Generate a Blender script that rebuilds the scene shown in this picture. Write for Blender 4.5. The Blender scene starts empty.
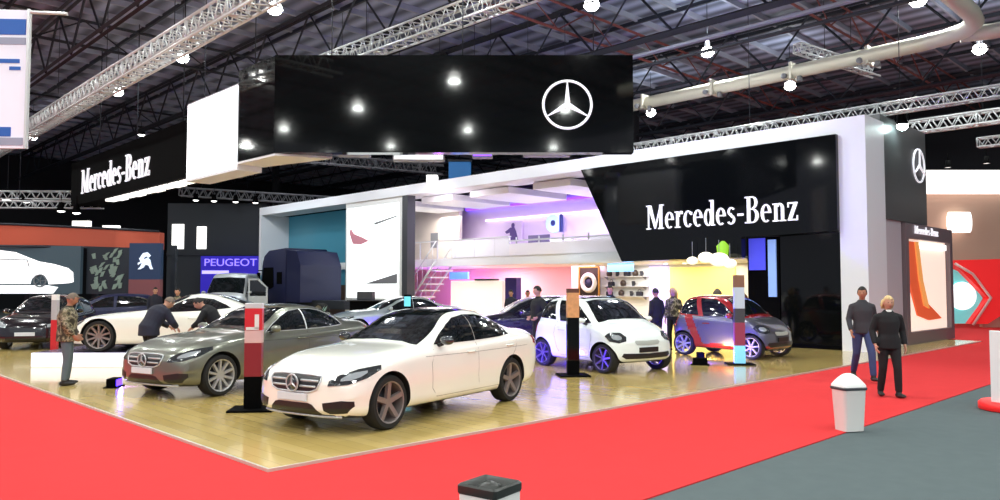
import bpy, bmesh, math, random
from mathutils import Vector, Matrix
from mathutils.bvhtree import BVHTree
random.seed(7)
PI = math.pi
SC = bpy.context.scene
COL = SC.collection

# ------------------------------------------------------------------ hall frame
O = Vector((-2.23, 7.44, 0)); U = Vector((-0.7, 0.7141, 0)); V = Vector((0.7141, 0.7, 0))
ANG = math.atan2(0.7, 0.7141)
def H(u, v, z=0.0): return O + U*u + V*v + Vector((0, 0, z))

# ------------------------------------------------------------------ materials
def lin(c):
    return tuple((x/12.92 if x <= .04045 else ((x+.055)/1.055)**2.4) for x in [v/255 for v in c])
MATS = {}
def mat(name, rgb, rough=.5, metal=0., coat=0., emit=None, es=0., spec=.5, alpha=1., noise=0., nscale=8., trans=0., bump=0.):
    if name in MATS: return MATS[name]
    m = bpy.data.materials.new(name); m.use_nodes = True
    nt = m.node_tree; b = nt.nodes['Principled BSDF']
    c = lin(rgb)+(1,)
    b.inputs['Base Color'].default_value = c
    b.inputs['Roughness'].default_value = rough
    b.inputs['Metallic'].default_value = metal
    b.inputs['Coat Weight'].default_value = coat
    b.inputs['Coat Roughness'].default_value = .06
    b.inputs['Specular IOR Level'].default_value = spec
    b.inputs['Alpha'].default_value = alpha
    b.inputs['Transmission Weight'].default_value = trans
    if emit is not None:
        b.inputs['Emission Color'].default_value = lin(emit)+(1,); b.inputs['Emission Strength'].default_value = es
    tc = nt.nodes.new('ShaderNodeTexCoord'); nz = nt.nodes.new('ShaderNodeTexNoise')
    nz.inputs['Scale'].default_value = nscale; nz.inputs['Detail'].default_value = 4
    nt.links.new(tc.outputs['Object'], nz.inputs['Vector'])
    if noise > 0:
        mx = nt.nodes.new('ShaderNodeMix'); mx.data_type = 'RGBA'
        mx.inputs[6].default_value = tuple(x*(1-noise) for x in c[:3])+(1,)
        mx.inputs[7].default_value = tuple(min(1, x*(1+noise)) for x in c[:3])+(1,)
        nt.links.new(nz.outputs['Fac'], mx.inputs[0]); nt.links.new(mx.outputs[2], b.inputs['Base Color'])
    else:
        mr = nt.nodes.new('ShaderNodeMapRange'); mr.inputs[3].default_value = max(0, rough-.02); mr.inputs[4].default_value = min(1, rough+.02)
        nt.links.new(nz.outputs['Fac'], mr.inputs[0]); nt.links.new(mr.outputs[0], b.inputs['Roughness'])
    if bump > 0:
        bp = nt.nodes.new('ShaderNodeBump'); bp.inputs['Strength'].default_value = bump; bp.inputs['Distance'].default_value = .01
        nt.links.new(nz.outputs['Fac'], bp.inputs['Height']); nt.links.new(bp.outputs['Normal'], b.inputs['Normal'])
    MATS[name] = m
    return m
def glow(name, rgb, s): return mat(name, rgb, .6, emit=rgb, es=s)

def parquet():
    m = mat('parquet', (196, 174, 112), .16, coat=.3)
    nt = m.node_tree; b = nt.nodes['Principled BSDF']
    tc = nt.nodes.new('ShaderNodeTexCoord'); mp = nt.nodes.new('ShaderNodeMapping'); br = nt.nodes.new('ShaderNodeTexBrick')
    mp.inputs['Rotation'].default_value[2] = PI/2
    br.inputs['Scale'].default_value = 1.0; br.inputs['Brick Width'].default_value = 1.3; br.inputs['Row Height'].default_value = .19
    br.inputs['Mortar Size'].default_value = .004
    br.inputs['Color1'].default_value = lin((204, 178, 112))+(1,); br.inputs['Color2'].default_value = lin((188, 162, 96))+(1,)
    br.inputs['Mortar'].default_value = lin((166, 142, 86))+(1,)
    nt.links.new(tc.outputs['Object'], mp.inputs[0]); nt.links.new(mp.outputs[0], br.inputs['Vector']); nt.links.new(br.outputs['Color'], b.inputs['Base Color'])
    return m
def roof_mat():
    m = mat('roof_sheet', (120, 126, 140), .6)
    nt = m.node_tree; b = nt.nodes['Principled BSDF']
    tc = nt.nodes.new('ShaderNodeTexCoord'); w = nt.nodes.new('ShaderNodeTexWave'); w.bands_direction = 'X'
    w.inputs['Scale'].default_value = .35; w.inputs['Distortion'].default_value = 0.4; w.inputs['Detail'].default_value = 0
    cr = nt.nodes.new('ShaderNodeValToRGB'); cr.color_ramp.elements[0].color = lin((84, 92, 108))+(1,); cr.color_ramp.elements[1].color = lin((160, 172, 198))+(1,)
    nt.links.new(tc.outputs['Object'], w.inputs['Vector']); nt.links.new(w.outputs['Fac'], cr.inputs[0]); nt.links.new(cr.outputs[0], b.inputs['Base Color'])
    return m
def camo():
    m = mat('camouflage', (96, 88, 70), .9)
    nt = m.node_tree; b = nt.nodes['Principled BSDF']
    tc = nt.nodes.new('ShaderNodeTexCoord'); n = nt.nodes.new('ShaderNodeTexNoise'); n.inputs['Scale'].default_value = 9; n.inputs['Detail'].default_value = 2
    cr = nt.nodes.new('ShaderNodeValToRGB'); cr.color_ramp.interpolation = 'CONSTANT'
    e = cr.color_ramp.elements; e[0].color = lin((58, 52, 40))+(1,); e[1].position = .47; e[1].color = lin((104, 98, 74))+(1,)
    x = e.new(.55); x.color = lin((150, 140, 116))+(1,); x = e.new(.62); x.color = lin((74, 66, 54))+(1,)
    nt.links.new(tc.outputs['Object'], n.inputs['Vector']); nt.links.new(n.outputs['Fac'], cr.inputs[0]); nt.links.new(cr.outputs[0], b.inputs['Base Color'])
    return m

M = dict(
 grille_pale=mat('grille_pale', (168, 174, 170), .4),
 white=mat('white_paint', (228, 230, 230), .45), beam_white=mat('portal_white', (225, 228, 235), .4),
 grey=mat('mid_grey', (130, 132, 138), .5), dgrey=mat('dark_grey', (62, 64, 70), .5), black=mat('black_matte', (5, 5, 6), .8, spec=.05),
 gloss=mat('black_gloss', (9, 11, 12), .06, spec=.3), blackpl=mat('black_plastic', (22, 22, 24), .35),
 alu=mat('aluminium', (205, 208, 210), .35, .35), steel=mat('dark_steel', (34, 40, 50), .6, .1), rust=mat('red_primer', (120, 62, 56), .7),
 pur=mat('purlin_grey', (150, 156, 170), .6),
 duct=mat('duct_metal', (215, 212, 196), .4, .2), wood=parquet(), red=mat('red_carpet', (206, 55, 57), .95, noise=.05, nscale=3, bump=.3, spec=.1),
 gcar=mat('grey_carpet', (88, 98, 100), .95, noise=.1, nscale=5, bump=.3, spec=.1), hall=mat('hall_dark', (26, 28, 34), .8),
 conc=mat('concrete', (96, 96, 98), .8, noise=.1), carpet_edge=mat('edge_alu', (200, 198, 186), .35, .3),
 wpaint=mat('car_white', (240, 240, 232), .22, coat=1.), gpaint=mat('car_grey', (118, 120, 110), .3, .65, coat=1.),
 spaint=mat('car_smart_white', (232, 240, 238), .25, coat=1.), silver=mat('car_silver', (170, 180, 182), .3, .6, coat=1.),
 dark=mat('car_dark', (22, 20, 26), .2, .2, coat=1.), navy=mat('truck_navy', (9, 18, 66), .5, 0, coat=.1),
 redp=mat('car_red', (150, 22, 26), .25, .2, coat=1.), bluegrey=mat('car_bluegrey', (92, 92, 100), .3, .5, coat=1.),
 vanp=mat('van_silver', (206, 212, 214), .3, .2, coat=.8),
 glass=mat('dark_cabin_glass', (16, 22, 24), .04, coat=1.), tyre=mat('rubber', (20, 20, 21), .8), rim=mat('rim_alloy', (170, 168, 168), .35, .4),  # glass: the dark cabin behind it is painted into the pane colour
 rimd=mat('rim_bronze', (134, 124, 122), .4, .4), chrome=mat('chrome', (196, 200, 204), .32, .55), lampg=mat('lamp_glass', (168, 176, 182), .12, .3, coat=1.),
 lampd=mat('lamp_dark', (48, 52, 56), .15, .2, coat=1.), plate=mat('number_plate', (206, 212, 220), .5), well=mat('wheel_well', (12, 12, 13), .9),
 tail=mat('tail_red', (140, 12, 16), .15, coat=1.), seam=mat('panel_gap', (40, 40, 42), .7),
 skin=mat('skin', (190, 142, 118), .6), skin2=mat('skin_tan', (168, 118, 92), .6), hairb=mat('hair_black', (24, 20, 18), .7), hairg=mat('hair_grey', (112, 100, 88), .8),
 hairy=mat('hair_blonde', (206, 178, 128), .7), jeans=mat('jeans', (52, 66, 108), .85, noise=.15), jeansg=mat('jeans_grey', (88, 100, 108), .9, noise=.15),
 coatb=mat('cloth_black', (18, 18, 22), .85, noise=.2), coatg=mat('cloth_charcoal', (52, 52, 58), .85, noise=.2), coatn=mat('cloth_navy', (30, 32, 48), .85, noise=.2),
 shirt=mat('cloth_white', (214, 212, 210), .8), camo=camo(), shoe=mat('shoe_dark', (28, 24, 24), .6), eye=mat('eye_dark', (22, 16, 14), .3), lip=mat('lips', (150, 84, 76), .6),
 lamp=glow('lamp_white', (255, 255, 250), 30), screen=glow('screen_white', (250, 252, 255), 1.6), led=glow('led_white', (250, 250, 245), 1.4),
 purple=glow('neon_purple', (118, 60, 255), 2.5), blue=glow('neon_blue', (60, 40, 255), 3.0), warm=glow('lit_warm', (255, 236, 200), 1.0),
 orange=mat('orange_fascia', (176, 76, 50), .5, emit=(176, 76, 50), es=.12), teal=mat('teal_panel', (62, 122, 142), .3, emit=(40, 110, 135), es=.22),
 redsign=mat('red_gloss', (236, 40, 40), .4, emit=(236, 30, 30), es=.35), beige=mat('beige_wall', (206, 172, 150), .7),
 text=glow('letter_white', (225, 225, 232), .7), tower=mat('tower_grey', (72, 74, 76), .35), towerl=mat('tower_light', (188, 184, 192), .5),
 bluebox=mat('blue_sign', (32, 100, 160), .5, emit=(32, 100, 160), es=.4), lionblue=mat('lion_blue', (22, 44, 74), .4, emit=(22, 44, 74), es=.3),
 glasscl=mat('clear_glass', (225, 235, 240), .05, trans=.85), pink=mat('wall_rose', (240, 190, 200), .7), lilac=mat('wall_purple_lit', (226, 208, 240), .7),
 brown=mat('brown_wood', (70, 46, 34), .6), yell=mat('yellow_panel', (250, 226, 140), .6, emit=(250, 220, 120), es=.5), green=glow('green_lamp', (120, 170, 40), 1.0),
)

# ------------------------------------------------------------------ mesh builder
class MB:
    """collects shapes into one mesh; hall=True maps (x,y,z) -> hall axes (x = v, y = u)"""
    def __init__(s, org=(0, 0, 0)): s.bm = bmesh.new(); s.o = Vector(org)
    def vt(s, p): return s.bm.verts.new(Vector(p)-s.o)
    def face(s, ps, mi=0, smooth=False):
        try: f = s.bm.faces.new([s.vt(p) for p in ps])
        except ValueError: return
        f.material_index = mi; f.smooth = smooth
    def box(s, x0, x1, y0, y1, z0, z1, mi=0, bev=0):
        t = bmesh.new(); bmesh.ops.create_cube(t, size=1)
        for v in t.verts: v.co = Vector(((x0+x1)/2+v.co.x*abs(x1-x0), (y0+y1)/2+v.co.y*abs(y1-y0), (z0+z1)/2+v.co.z*abs(z1-z0)))
        if bev: bmesh.ops.bevel(t, geom=t.edges[:], offset=bev, segments=2, affect='EDGES', profile=.5)
        s.join(t, mi)
    def join(s, t, mi=0, mtx=None, smooth=None):
        mp = {}
        for v in t.verts: mp[v] = s.bm.verts.new((mtx @ v.co if mtx else v.co)-s.o)
        for f in t.faces:
            try: g = s.bm.faces.new([mp[v] for v in f.verts])
            except ValueError: continue
            g.material_index = mi if mi is not None else f.material_index
            g.smooth = f.smooth if smooth is None else smooth
        t.free()
    def hull8(s, b, t, mi=0):
        """prism between bottom polygon b and top polygon t (same count)"""
        n = len(b); vb = [s.vt(p) for p in b]; vt_ = [s.vt(p) for p in t]
        fs = [vb[::-1], vt_]+[[vb[i], vb[(i+1) % n], vt_[(i+1) % n], vt_[i]] for i in range(n)]
        for f in fs:
            try: s.bm.faces.new(f).material_index = mi
            except ValueError: pass
    def prism(s, poly, axis, a0, a1, mi=0):
        """polygon (2D) extruded along axis ('x','y','z') from a0 to a1"""
        def mk(p, a): return {'x': (a, p[0], p[1]), 'y': (p[0], a, p[1]), 'z': (p[0], p[1], a)}[axis]
        s.hull8([mk(p, a0) for p in poly], [mk(p, a1) for p in poly], mi)
    def bar(s, p0, p1, r, n=6, r1=None, mi=0, smooth=True):
        p0 = Vector(p0); p1 = Vector(p1); d = p1-p0
        if d.length < 1e-6: return
        q = d.to_track_quat('Z', 'Y'); r1 = r if r1 is None else r1
        a = [p0+q @ Vector((math.cos(2*PI*i/n)*r, math.sin(2*PI*i/n)*r, 0)) for i in range(n)]
        b = [p1+q @ Vector((math.cos(2*PI*i/n)*r1, math.sin(2*PI*i/n)*r1, 0)) for i in range(n)]
        va = [s.vt(p) for p in a]; vb = [s.vt(p) for p in b]
        for i in range(n):
            f = s.bm.faces.new([va[i], va[(i+1) % n], vb[(i+1) % n], vb[i]]); f.smooth = smooth; f.material_index = mi
        s.bm.faces.new(va[::-1]).material_index = mi; s.bm.faces.new(vb).material_index = mi
    def path(s, pts, radii, n=8, closed=False, mi=0, side=None, cap=True):
        """tube through pts; radii: number, list, or list of (a,b) ellipse radii"""
        pts = [Vector(p) for p in pts]; m = len(pts)
        if not isinstance(radii, (list, tuple)): radii = [radii]*m
        rings = []; prev = None
        for i, p in enumerate(pts):
            if closed: t = pts[(i+1) % m]-pts[i-1]
            else: t = pts[min(i+1, m-1)]-pts[max(i-1, 0)]
            if t.length < 1e-9: t = Vector((0, 0, 1))
            t.normalize()
            if side is not None: a = Vector(side)-t*t.dot(Vector(side))
            elif prev is None:
                a = Vector((0, 0, 1)) if abs(t.z) < .9 else Vector((1, 0, 0)); a = a-t*t.dot(a)
            else: a = prev-t*t.dot(prev)
            a.normalize(); prev = a; b = t.cross(a)
            r = radii[i]; ra, rb = (r if isinstance(r, (list, tuple)) else (r, r))
            rings.append([s.vt(p+a*math.cos(2*PI*k/n)*ra+b*math.sin(2*PI*k/n)*rb) for k in range(n)])
        for i in range(m if closed else m-1):
            A = rings[i]; B = rings[(i+1) % m]
            for k in range(n):
                f = s.bm.faces.new([A[k], A[(k+1) % n], B[(k+1) % n], B[k]]); f.smooth = True; f.material_index = mi
        if not closed and cap:
            s.bm.faces.new(rings[0][::-1]).material_index = mi; s.bm.faces.new(rings[-1]).material_index = mi
    def lathe(s, prof, n=32, axis='z', c=(0, 0, 0), mi=0, smooth=True, caps=True):
        rings = []
        for r, h in prof:
            ring = []
            for k in range(n):
                a = 2*PI*k/n; x, y = r*math.cos(a), r*math.sin(a)
                p = {'z': (x, y, h), 'y': (x, h, y), 'x': (h, x, y)}[axis]
                ring.append(s.vt(Vector(p)+Vector(c)))
            rings.append(ring)
        for A, B in zip(rings, rings[1:]):
            for k in range(n):
                f = s.bm.faces.new([A[k], A[(k+1) % n], B[(k+1) % n], B[k]]); f.smooth = smooth; f.material_index = mi
        if caps:
            for R in (rings[0][::-1], rings[-1]): s.bm.faces.new(R).material_index = mi
    def ball(s, c, r, mi=0, sub=2, scale=(1, 1, 1)):
        t = bmesh.new(); bmesh.ops.create_icosphere(t, subdivisions=sub, radius=r)
        for f in t.faces: f.smooth = True
        s.join(t, mi, Matrix.Translation(Vector(c)) @ Matrix.Diagonal(Vector(scale).to_4d()))
    def ring(s, c, R, r, axis='y', n=32, mi=0, m=8):
        pts = []
        for k in range(n):
            a = 2*PI*k/n; x, y = R*math.cos(a), R*math.sin(a)
            pts.append(Vector(c)+Vector({'z': (x, y, 0), 'y': (x, 0, y), 'x': (0, x, y)}[axis]))
        s.path(pts, r, m, closed=True, mi=mi)
    def done(s, name, mats, parent=None, autosmooth=None):
        bmesh.ops.recalc_face_normals(s.bm, faces=s.bm.faces[:])
        me = bpy.data.meshes.new(name); s.bm.to_mesh(me); s.bm.free()
        if not isinstance(mats, (list, tuple)): mats = [mats]
        for m in mats: me.materials.append(m)
        if autosmooth is not None:
            for p in me.polygons: p.use_smooth = True
            me.set_sharp_from_angle(angle=math.radians(autosmooth))
        o = bpy.data.objects.new(name, me); COL.objects.link(o)
        if parent is not None: o.parent = parent
        return o

def thing(name, label, cat, loc=(0, 0, 0), rz=0., group=None):
    o = bpy.data.objects.new(name, None); COL.objects.link(o); o.empty_display_size = .2
    o.location = loc; o.rotation_euler = (0, 0, rz); o['label'] = label; o['category'] = cat
    if group: o['group'] = group
    return o
def tag(o, label, cat, loc=None, rz=None, group=None):
    o['label'] = label; o['category'] = cat
    if group: o['group'] = group
    if loc is not None: o.location = loc
    if rz is not None: o.rotation_euler = (0, 0, rz)
    return o
def struct(o, loc=None, rz=None):
    o['kind'] = 'structure'
    if loc is not None: o.location = loc
    if rz is not None: o.rotation_euler = (0, 0, rz)
    return o
class HT:
    """a thing standing in the hall's own axes; boxes given as u, v, z ranges"""
    def __init__(s, name, label, cat, u, v, z=0., group=None):
        s.root = thing(name, label, cat, H(u, v, z), ANG, group); s.org = (v, u, z)
    def mb(s): return MB(s.org)
    def box(s, name, m, u0, u1, v0, v1, z0, z1, bev=0, parent=None):
        b = s.mb(); b.box(v0, v1, u0, u1, z0, z1, bev=bev); return b.done(name, m, parent or s.root)
def hstruct(name, m, boxes):
    b = MB()
    for (u0, u1, v0, v1, z0, z1) in boxes: b.box(v0, v1, u0, u1, z0, z1)
    return struct(b.done(name, m), O, ANG)
def light(kind, loc, energy, color=(1, 1, 1), size=.5, parent=None, rot=(0, 0, 0), spot=None, blend=.5, sy=None, name='light_source'):
    l = bpy.data.lights.new(name, kind); l.energy = energy; l.color = color
    if kind == 'AREA':
        l.size = size
        if sy: l.shape = 'RECTANGLE'; l.size_y = sy
        else: l.shape = 'DISK'
    else: l.shadow_soft_size = size
    if kind == 'SPOT': l.spot_size = math.radians(spot or 90); l.spot_blend = blend
    o = bpy.data.objects.new(name, l); COL.objects.link(o); o.location = loc; o.rotation_euler = rot
    if parent is not None: o.parent = parent
    return o

# ------------------------------------------------------------------ lettering and star
def arcpoly(cx, cy, rx, ry, tx, ty, a0, a1, n=14):
    out, inn = [], []
    for i in range(n+1):
        a = math.radians(a0+(a1-a0)*i/n); c, s = math.cos(a), math.sin(a)
        out.append((cx+rx*c, cy+ry*s)); inn.append((cx+(rx-tx)*c, cy+(ry-ty)*s))
    return [[out[i], out[i+1], inn[i+1], inn[i]] for i in range(n)]
def R4(x0, y0, x1, y1): return [[(x0, y0), (x1, y0), (x1, y1), (x0, y1)]]
xh = .66
GL = {
 'M': (1.02, R4(0, 0, .26, .05)+R4(.1, 0, .16, 1)+R4(0, .95, .2, 1)+[[(.1, 1), (.28, 1), (.56, .12), (.47, .02)]]+[[(.47, .02), (.54, .02), (.86, 1), (.8, 1)]]+R4(.76, 0, .91, 1)+R4(.68, 0, 1.0, .05)+R4(.76, .95, 1.0, 1)),
 'e': (.52, arcpoly(.26, xh/2, .24, xh/2+.01, .13, .05, 0, 305)+R4(.08, .34, .49, .385)),
 'r': (.42, R4(.08, 0, .21, xh)+R4(0, 0, .3, .045)+R4(0, xh-.045, .2, xh)+arcpoly(.34, .42, .15, .25, .07, .08, 50, 175)+[[(.34, xh-.12), (.42, xh-.12), (.42, xh), (.34, xh)]]),
 'c': (.48, arcpoly(.26, xh/2, .24, xh/2+.01, .13, .05, 40, 320)+[[(.38, xh-.18), (.47, xh-.18), (.47, xh-.06), (.38, xh-.06)]]),
 'd': (.58, arcpoly(.24, xh/2, .22, xh/2+.01, .12, .05, 0, 360)+R4(.38, 0, .51, 1)+R4(.3, .955, .5, 1)+R4(.4, 0, .58, .045)),
 's': (.44, arcpoly(.22, xh*.74, .18, xh*.26, .09, .06, 30, 250)+arcpoly(.2, xh*.27, .2, xh*.28, .1, .06, -150, 75)+[[(.1, xh*.58), (.2, xh*.66), (.34, xh*.42), (.24, xh*.36)]]),
 '-': (.36, R4(.04, .3, .32, .39)),
 'B': (.68, R4(.1, 0, .25, 1)+R4(0, 0, .2, .05)+R4(0, .95, .2, 1)+R4(.2, .95, .36, 1)+R4(.2, .5, .38, .545)+R4(.2, 0, .38, .05)+arcpoly(.34, .765, .25, .235, .13, .05, -90, 90)+arcpoly(.36, .27, .28, .27, .15, .05, -90, 90)),
 'n': (.6, R4(.08, 0, .21, xh)+R4(0, 0, .28, .045)+R4(0, xh-.045, .2, xh)+arcpoly(.32, xh-.2, .19, .21, .13, .06, 0, 150)+R4(.38, 0, .51, xh-.19)+R4(.32, 0, .6, .045)),
 'z': (.5, R4(.04, xh-.055, .46, xh)+R4(.04, 0, .46, .055)+[[(.04, .04), (.2, .04), (.46, xh-.04), (.3, xh-.04)]]+R4(.03, xh-.18, .08, xh)+R4(.42, 0, .47, .18)),
}
def sign_text(name, s, cap, width, m, parent, loc, rz=0., depth=.04):
    """lettering standing in the local x-z plane, facing -y"""
    x = 0; polys = []
    for ch in s:
        w, ps = GL[ch]
        for p in ps: polys.append([(x+a, b) for a, b in p])
        x += w+.04
    k = width/x; b = MB()
    for p in polys: b.prism([(a*k, c*cap) for a, c in p], 'y', 0, -depth)
    o = b.done(name, m, parent); o.location = loc; o.rotation_euler = (0, 0, rz); return o
def font_text(name, s, size, m, parent, loc, rz=0., depth=.02, sx=1.):
    cu = bpy.data.curves.new(name, 'FONT'); cu.body = s; cu.size = size; cu.extrude = depth/2
    t = bpy.data.objects.new(name, cu); COL.objects.link(t)
    me = bpy.data.meshes.new_from_object(t.evaluated_get(bpy.context.evaluated_depsgraph_get()))
    bpy.data.objects.remove(t)
    for v in me.vertices: v.co = Vector((v.co.x*sx, -v.co.z, v.co.y))
    me.materials.clear(); me.materials.append(m)
    o = bpy.data.objects.new(name, me); COL.objects.link(o); o.parent = parent; o.location = loc; o.rotation_euler = (0, 0, rz)
    return o
def star_mb(R, t=.04, c=(0, 0, 0), tube=.055, b=None):
    b = b or MB(); cx, cy, cz = c
    b.ring(c, R, R*tube, 'y', 48)
    for k in range(3):
        a = PI/2+k*2*PI/3; ux, uz = math.cos(a), math.sin(a); px, pz = -uz, ux
        def P(l, w, y): return (cx+ux*l+px*w, cy+y, cz+uz*l+pz*w)
        w = R*.115
        b.hull8([P(-.02*R, -w, -t*.2), P(-.02*R, w, -t*.2), P(.1*R, w, -t*.2), P(R*.98, R*.018, -t*.2), P(R*.98, -R*.018, -t*.2), P(.1*R, -w, -t*.2)],
                [P(-.02*R, -w*.5, -t), P(-.02*R, w*.5, -t), P(.1*R, w*.4, -t), P(R*.98, R*.012, -t), P(R*.98, -R*.012, -t), P(.1*R, -w*.4, -t)])
    return b
# ------------------------------------------------------------------ cars
def interp(keys, s):
    """monotone cubic through (s, value) keys"""
    n = len(keys)
    if s <= keys[0][0]: return keys[0][1]
    if s >= keys[-1][0]: return keys[-1][1]
    for i in range(n-1):
        if s <= keys[i+1][0]: break
    x0, y0 = keys[i]; x1, y1 = keys[i+1]; h = x1-x0; d = (y1-y0)/h
    def slope(j):
        if j <= 0 or j >= n-1: return None
        a = (keys[j][1]-keys[j-1][1])/(keys[j][0]-keys[j-1][0]); b = (keys[j+1][1]-keys[j][1])/(keys[j+1][0]-keys[j][0])
        return 0 if a*b <= 0 else 2*a*b/(a+b)
    m0 = slope(i); m1 = slope(i+1); m0 = d if m0 is None else m0; m1 = d if m1 is None else m1
    t = (s-x0)/h
    return (2*t**3-3*t*t+1)*y0+(t**3-2*t*t+t)*h*m0+(-2*t**3+3*t*t)*y1+(t**3-t*t)*h*m1
def sstep(a, b, x):
    t = max(0, min(1, (x-a)/(b-a))); return t*t*(3-2*t)
def cr(ps, n):
    """catmull-rom resample of 2D list"""
    out = []
    for i in range(len(ps)-1):
        p0 = ps[max(i-1, 0)]; p1 = ps[i]; p2 = ps[i+1]; p3 = ps[min(i+2, len(ps)-1)]
        for k in range(n):
            t = k/n
            out.append(tuple(.5*((2*p1[j])+(-p0[j]+p2[j])*t+(2*p0[j]-5*p1[j]+4*p2[j]-p3[j])*t*t+(-p0[j]+3*p1[j]-3*p2[j]+p3[j])*t**3) for j in (0, 1)))
    out.append(ps[-1]); return out

def car_body(sp):
    L = sp['L']; S = []
    r = .07
    for k in range(5): S.append((r*(1-math.sin(PI/2*k/4)), 'f', r*(1-math.cos(PI/2*(1-k/4)))))
    S = [(r*(1-math.cos(PI/2*k/5)), r*(1-math.sin(PI/2*k/5))) for k in range(6)]
    N = sp.get('N', 84)
    st = [(s, i) for s, i in S]+[(r+(L-2*r)*k/N, 0) for k in range(1, N)]+[(L-s, i) for s, i in reversed(S)]
    rows = []
    for s, ins in st:
        w = interp(sp['w'], s); zb = interp(sp['zb'], s); zt = interp(sp['belt'], s); zc = interp(sp['top'], s); g = max(0, zc-zt)
        cab = sstep(.12, .42, g)
        wt = (w*.74)*(1-cab)+sp['wroof']*cab
        zr = zt+g*.72 if cab == 0 else (zt+g*.72)*(1-cab)+(zc-sp.get('crown', .075))*cab
        zr = min(zr, zc-.01)
        bow = .05*cab
        sh = w-.05
        pts = [(0, zb), (w*.5, zb), (w*.86, zb+.01), (w*.965, zb+.09), (w*.985, zb+.2), (w, zb+(zt-zb)*.55), (w*.992, zt-.12), (w*.975, zt-.045), (sh-.012, zt+.004),
               (sh+(wt-sh)*.35+bow*.5, zt+(zr-zt)*.4), (sh+(wt-sh)*.72+bow*.7, zt+(zr-zt)*.78), (wt, zr), (wt*.86, zr+(zc-zr)*.55), (wt*.5, zr+(zc-zr)*.9), (0, zc)]
        half = cr(pts, 3)
        m = (zb+zc)/2
        half = [(max(0, y-ins*(y/w)), z+(ins if z < m else -ins)*min(1, abs(z-m)/(.35*(zc-zb)))) for y, z in half]
        half[0] = (0, half[0][1]); half[-1] = (0, half[-1][1])
        rows.append((s, half, w))
    nose = sp['nose']; tail = sp['tail']; pf = sp.get('plan_f', .3); pr = sp.get('plan_r', .2); wm = max(v for _, v in sp['w'])
    def wx(s, y, z):
        t = max(0, 1-s/.95); x = s+t*t*(interp(nose, z)+pf*(abs(y)/wm)**sp.get('pe', 2.8))
        t = max(0, 1-(L-s)/.95); x = x-t*t*(interp(tail, z)+pr*(abs(y)/wm)**2.6)
        return L/2-x
    bm = bmesh.new(); grid = []
    for s, half, w in rows:
        ring = [bm.verts.new((wx(s, y, z), y, z)) for y, z in half]+[bm.verts.new((wx(s, y, z), -y, z)) for y, z in reversed(half[1:-1])]
        grid.append(ring)
    n = len(grid[0]); nh = len(rows[0][1])
    for A, B in zip(grid, grid[1:]):
        for k in range(n): bm.faces.new([A[k], A[(k+1) % n], B[(k+1) % n], B[k]])
    K = 16
    for gi, (s, half, w) in ((0, rows[0]), (len(rows)-1, rows[-1])):
        ring = grid[gi]; prev = None
        for i in range(nh):
            l = ring[i]; rr = ring[(n-i) % n] if 0 < i < nh-1 else l
            if i in (0, nh-1): row = [l]*(K+1)
            else:
                y, z = half[i]; row = [l]+[bm.verts.new((wx(s, y*(1-2*k/K), z), y*(1-2*k/K), z)) for k in range(1, K)]+[rr]
            if prev is not None:
                for k in range(K):
                    q = []
                    for v in (prev[k], prev[k+1], row[k+1], row[k]):
                        if v not in q: q.append(v)
                    if len(q) > 2:
                        try: bm.faces.new(q)
                        except ValueError: pass
            prev = row
    bmesh.ops.recalc_face_normals(bm, faces=bm.faces[:])
    return bm, wx

def patch(bvh, pts, d, off=.004, thick=.012, res=.03):
    """a shell laid on the body: pts 3D outline, seen along direction d (unit, pointing out of the body)"""
    d = Vector(d).normalized(); a = Vector((0, 0, 1)).cross(d)
    if a.length < .1: a = Vector((1, 0, 0))
    a.normalize(); b = d.cross(a)
    P2 = [(Vector(p).dot(a), Vector(p).dot(b)) for p in pts]
    t = bmesh.new(); t.faces.new([t.verts.new((x, y, 0)) for x, y in P2])
    for ax in (0, 1):
        lo = min(p[ax] for p in P2); hi = max(p[ax] for p in P2); k = max(1, int((hi-lo)/res))
        for i in range(1, k):
            c = Vector((0, 0, 0)); c[ax] = lo+(hi-lo)*i/k; nn = Vector((0, 0, 0)); nn[ax] = 1
            bmesh.ops.bisect_plane(t, geom=t.verts[:]+t.edges[:]+t.faces[:], plane_co=c, plane_no=nn)
    bmesh.ops.triangulate(t, faces=[f for f in t.faces if len(f.verts) > 4])
    bad = []; data = {}
    for v in t.verts:
        o = a*v.co.x+b*v.co.y+d*6
        loc, no, _, _ = bvh.ray_cast(o, -d)
        if loc is None: bad.append(v)
        else: data[v] = (loc, no)
    bmesh.ops.delete(t, geom=bad, context='VERTS')
    for v in t.verts:
        loc, no = data[v]; v.co = loc+no*off
    be = [e for e in t.edges if e.is_boundary]
    ret = bmesh.ops.extrude_edge_only(t, edges=be)
    nv = {g for g in ret['geom'] if isinstance(g, bmesh.types.BMVert)}
    for v in nv: v.co -= d*(thick+off)
    for f in t.faces: f.smooth = False
    return t
def strip_on(bvh, pts, d, r, closed=False, off=.0):
    """points dropped on the body along d, for trim tubes"""
    d = Vector(d).normalized(); out = []
    q = [Vector(p) for p in pts]; dense = []
    m = len(q)
    for i in range(m if closed else m-1):
        A = q[i]; B = q[(i+1) % m]; k = max(1, int((B-A).length/.07))
        dense += [A.lerp(B, j/k) for j in range(k)]
    if not closed: dense.append(q[-1])
    for p in dense:
        loc, no, _, _ = bvh.ray_cast(p-d*p.dot(d)+d*6, -d)
        if loc is not None: out.append(loc+no*off)
    return out

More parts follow.
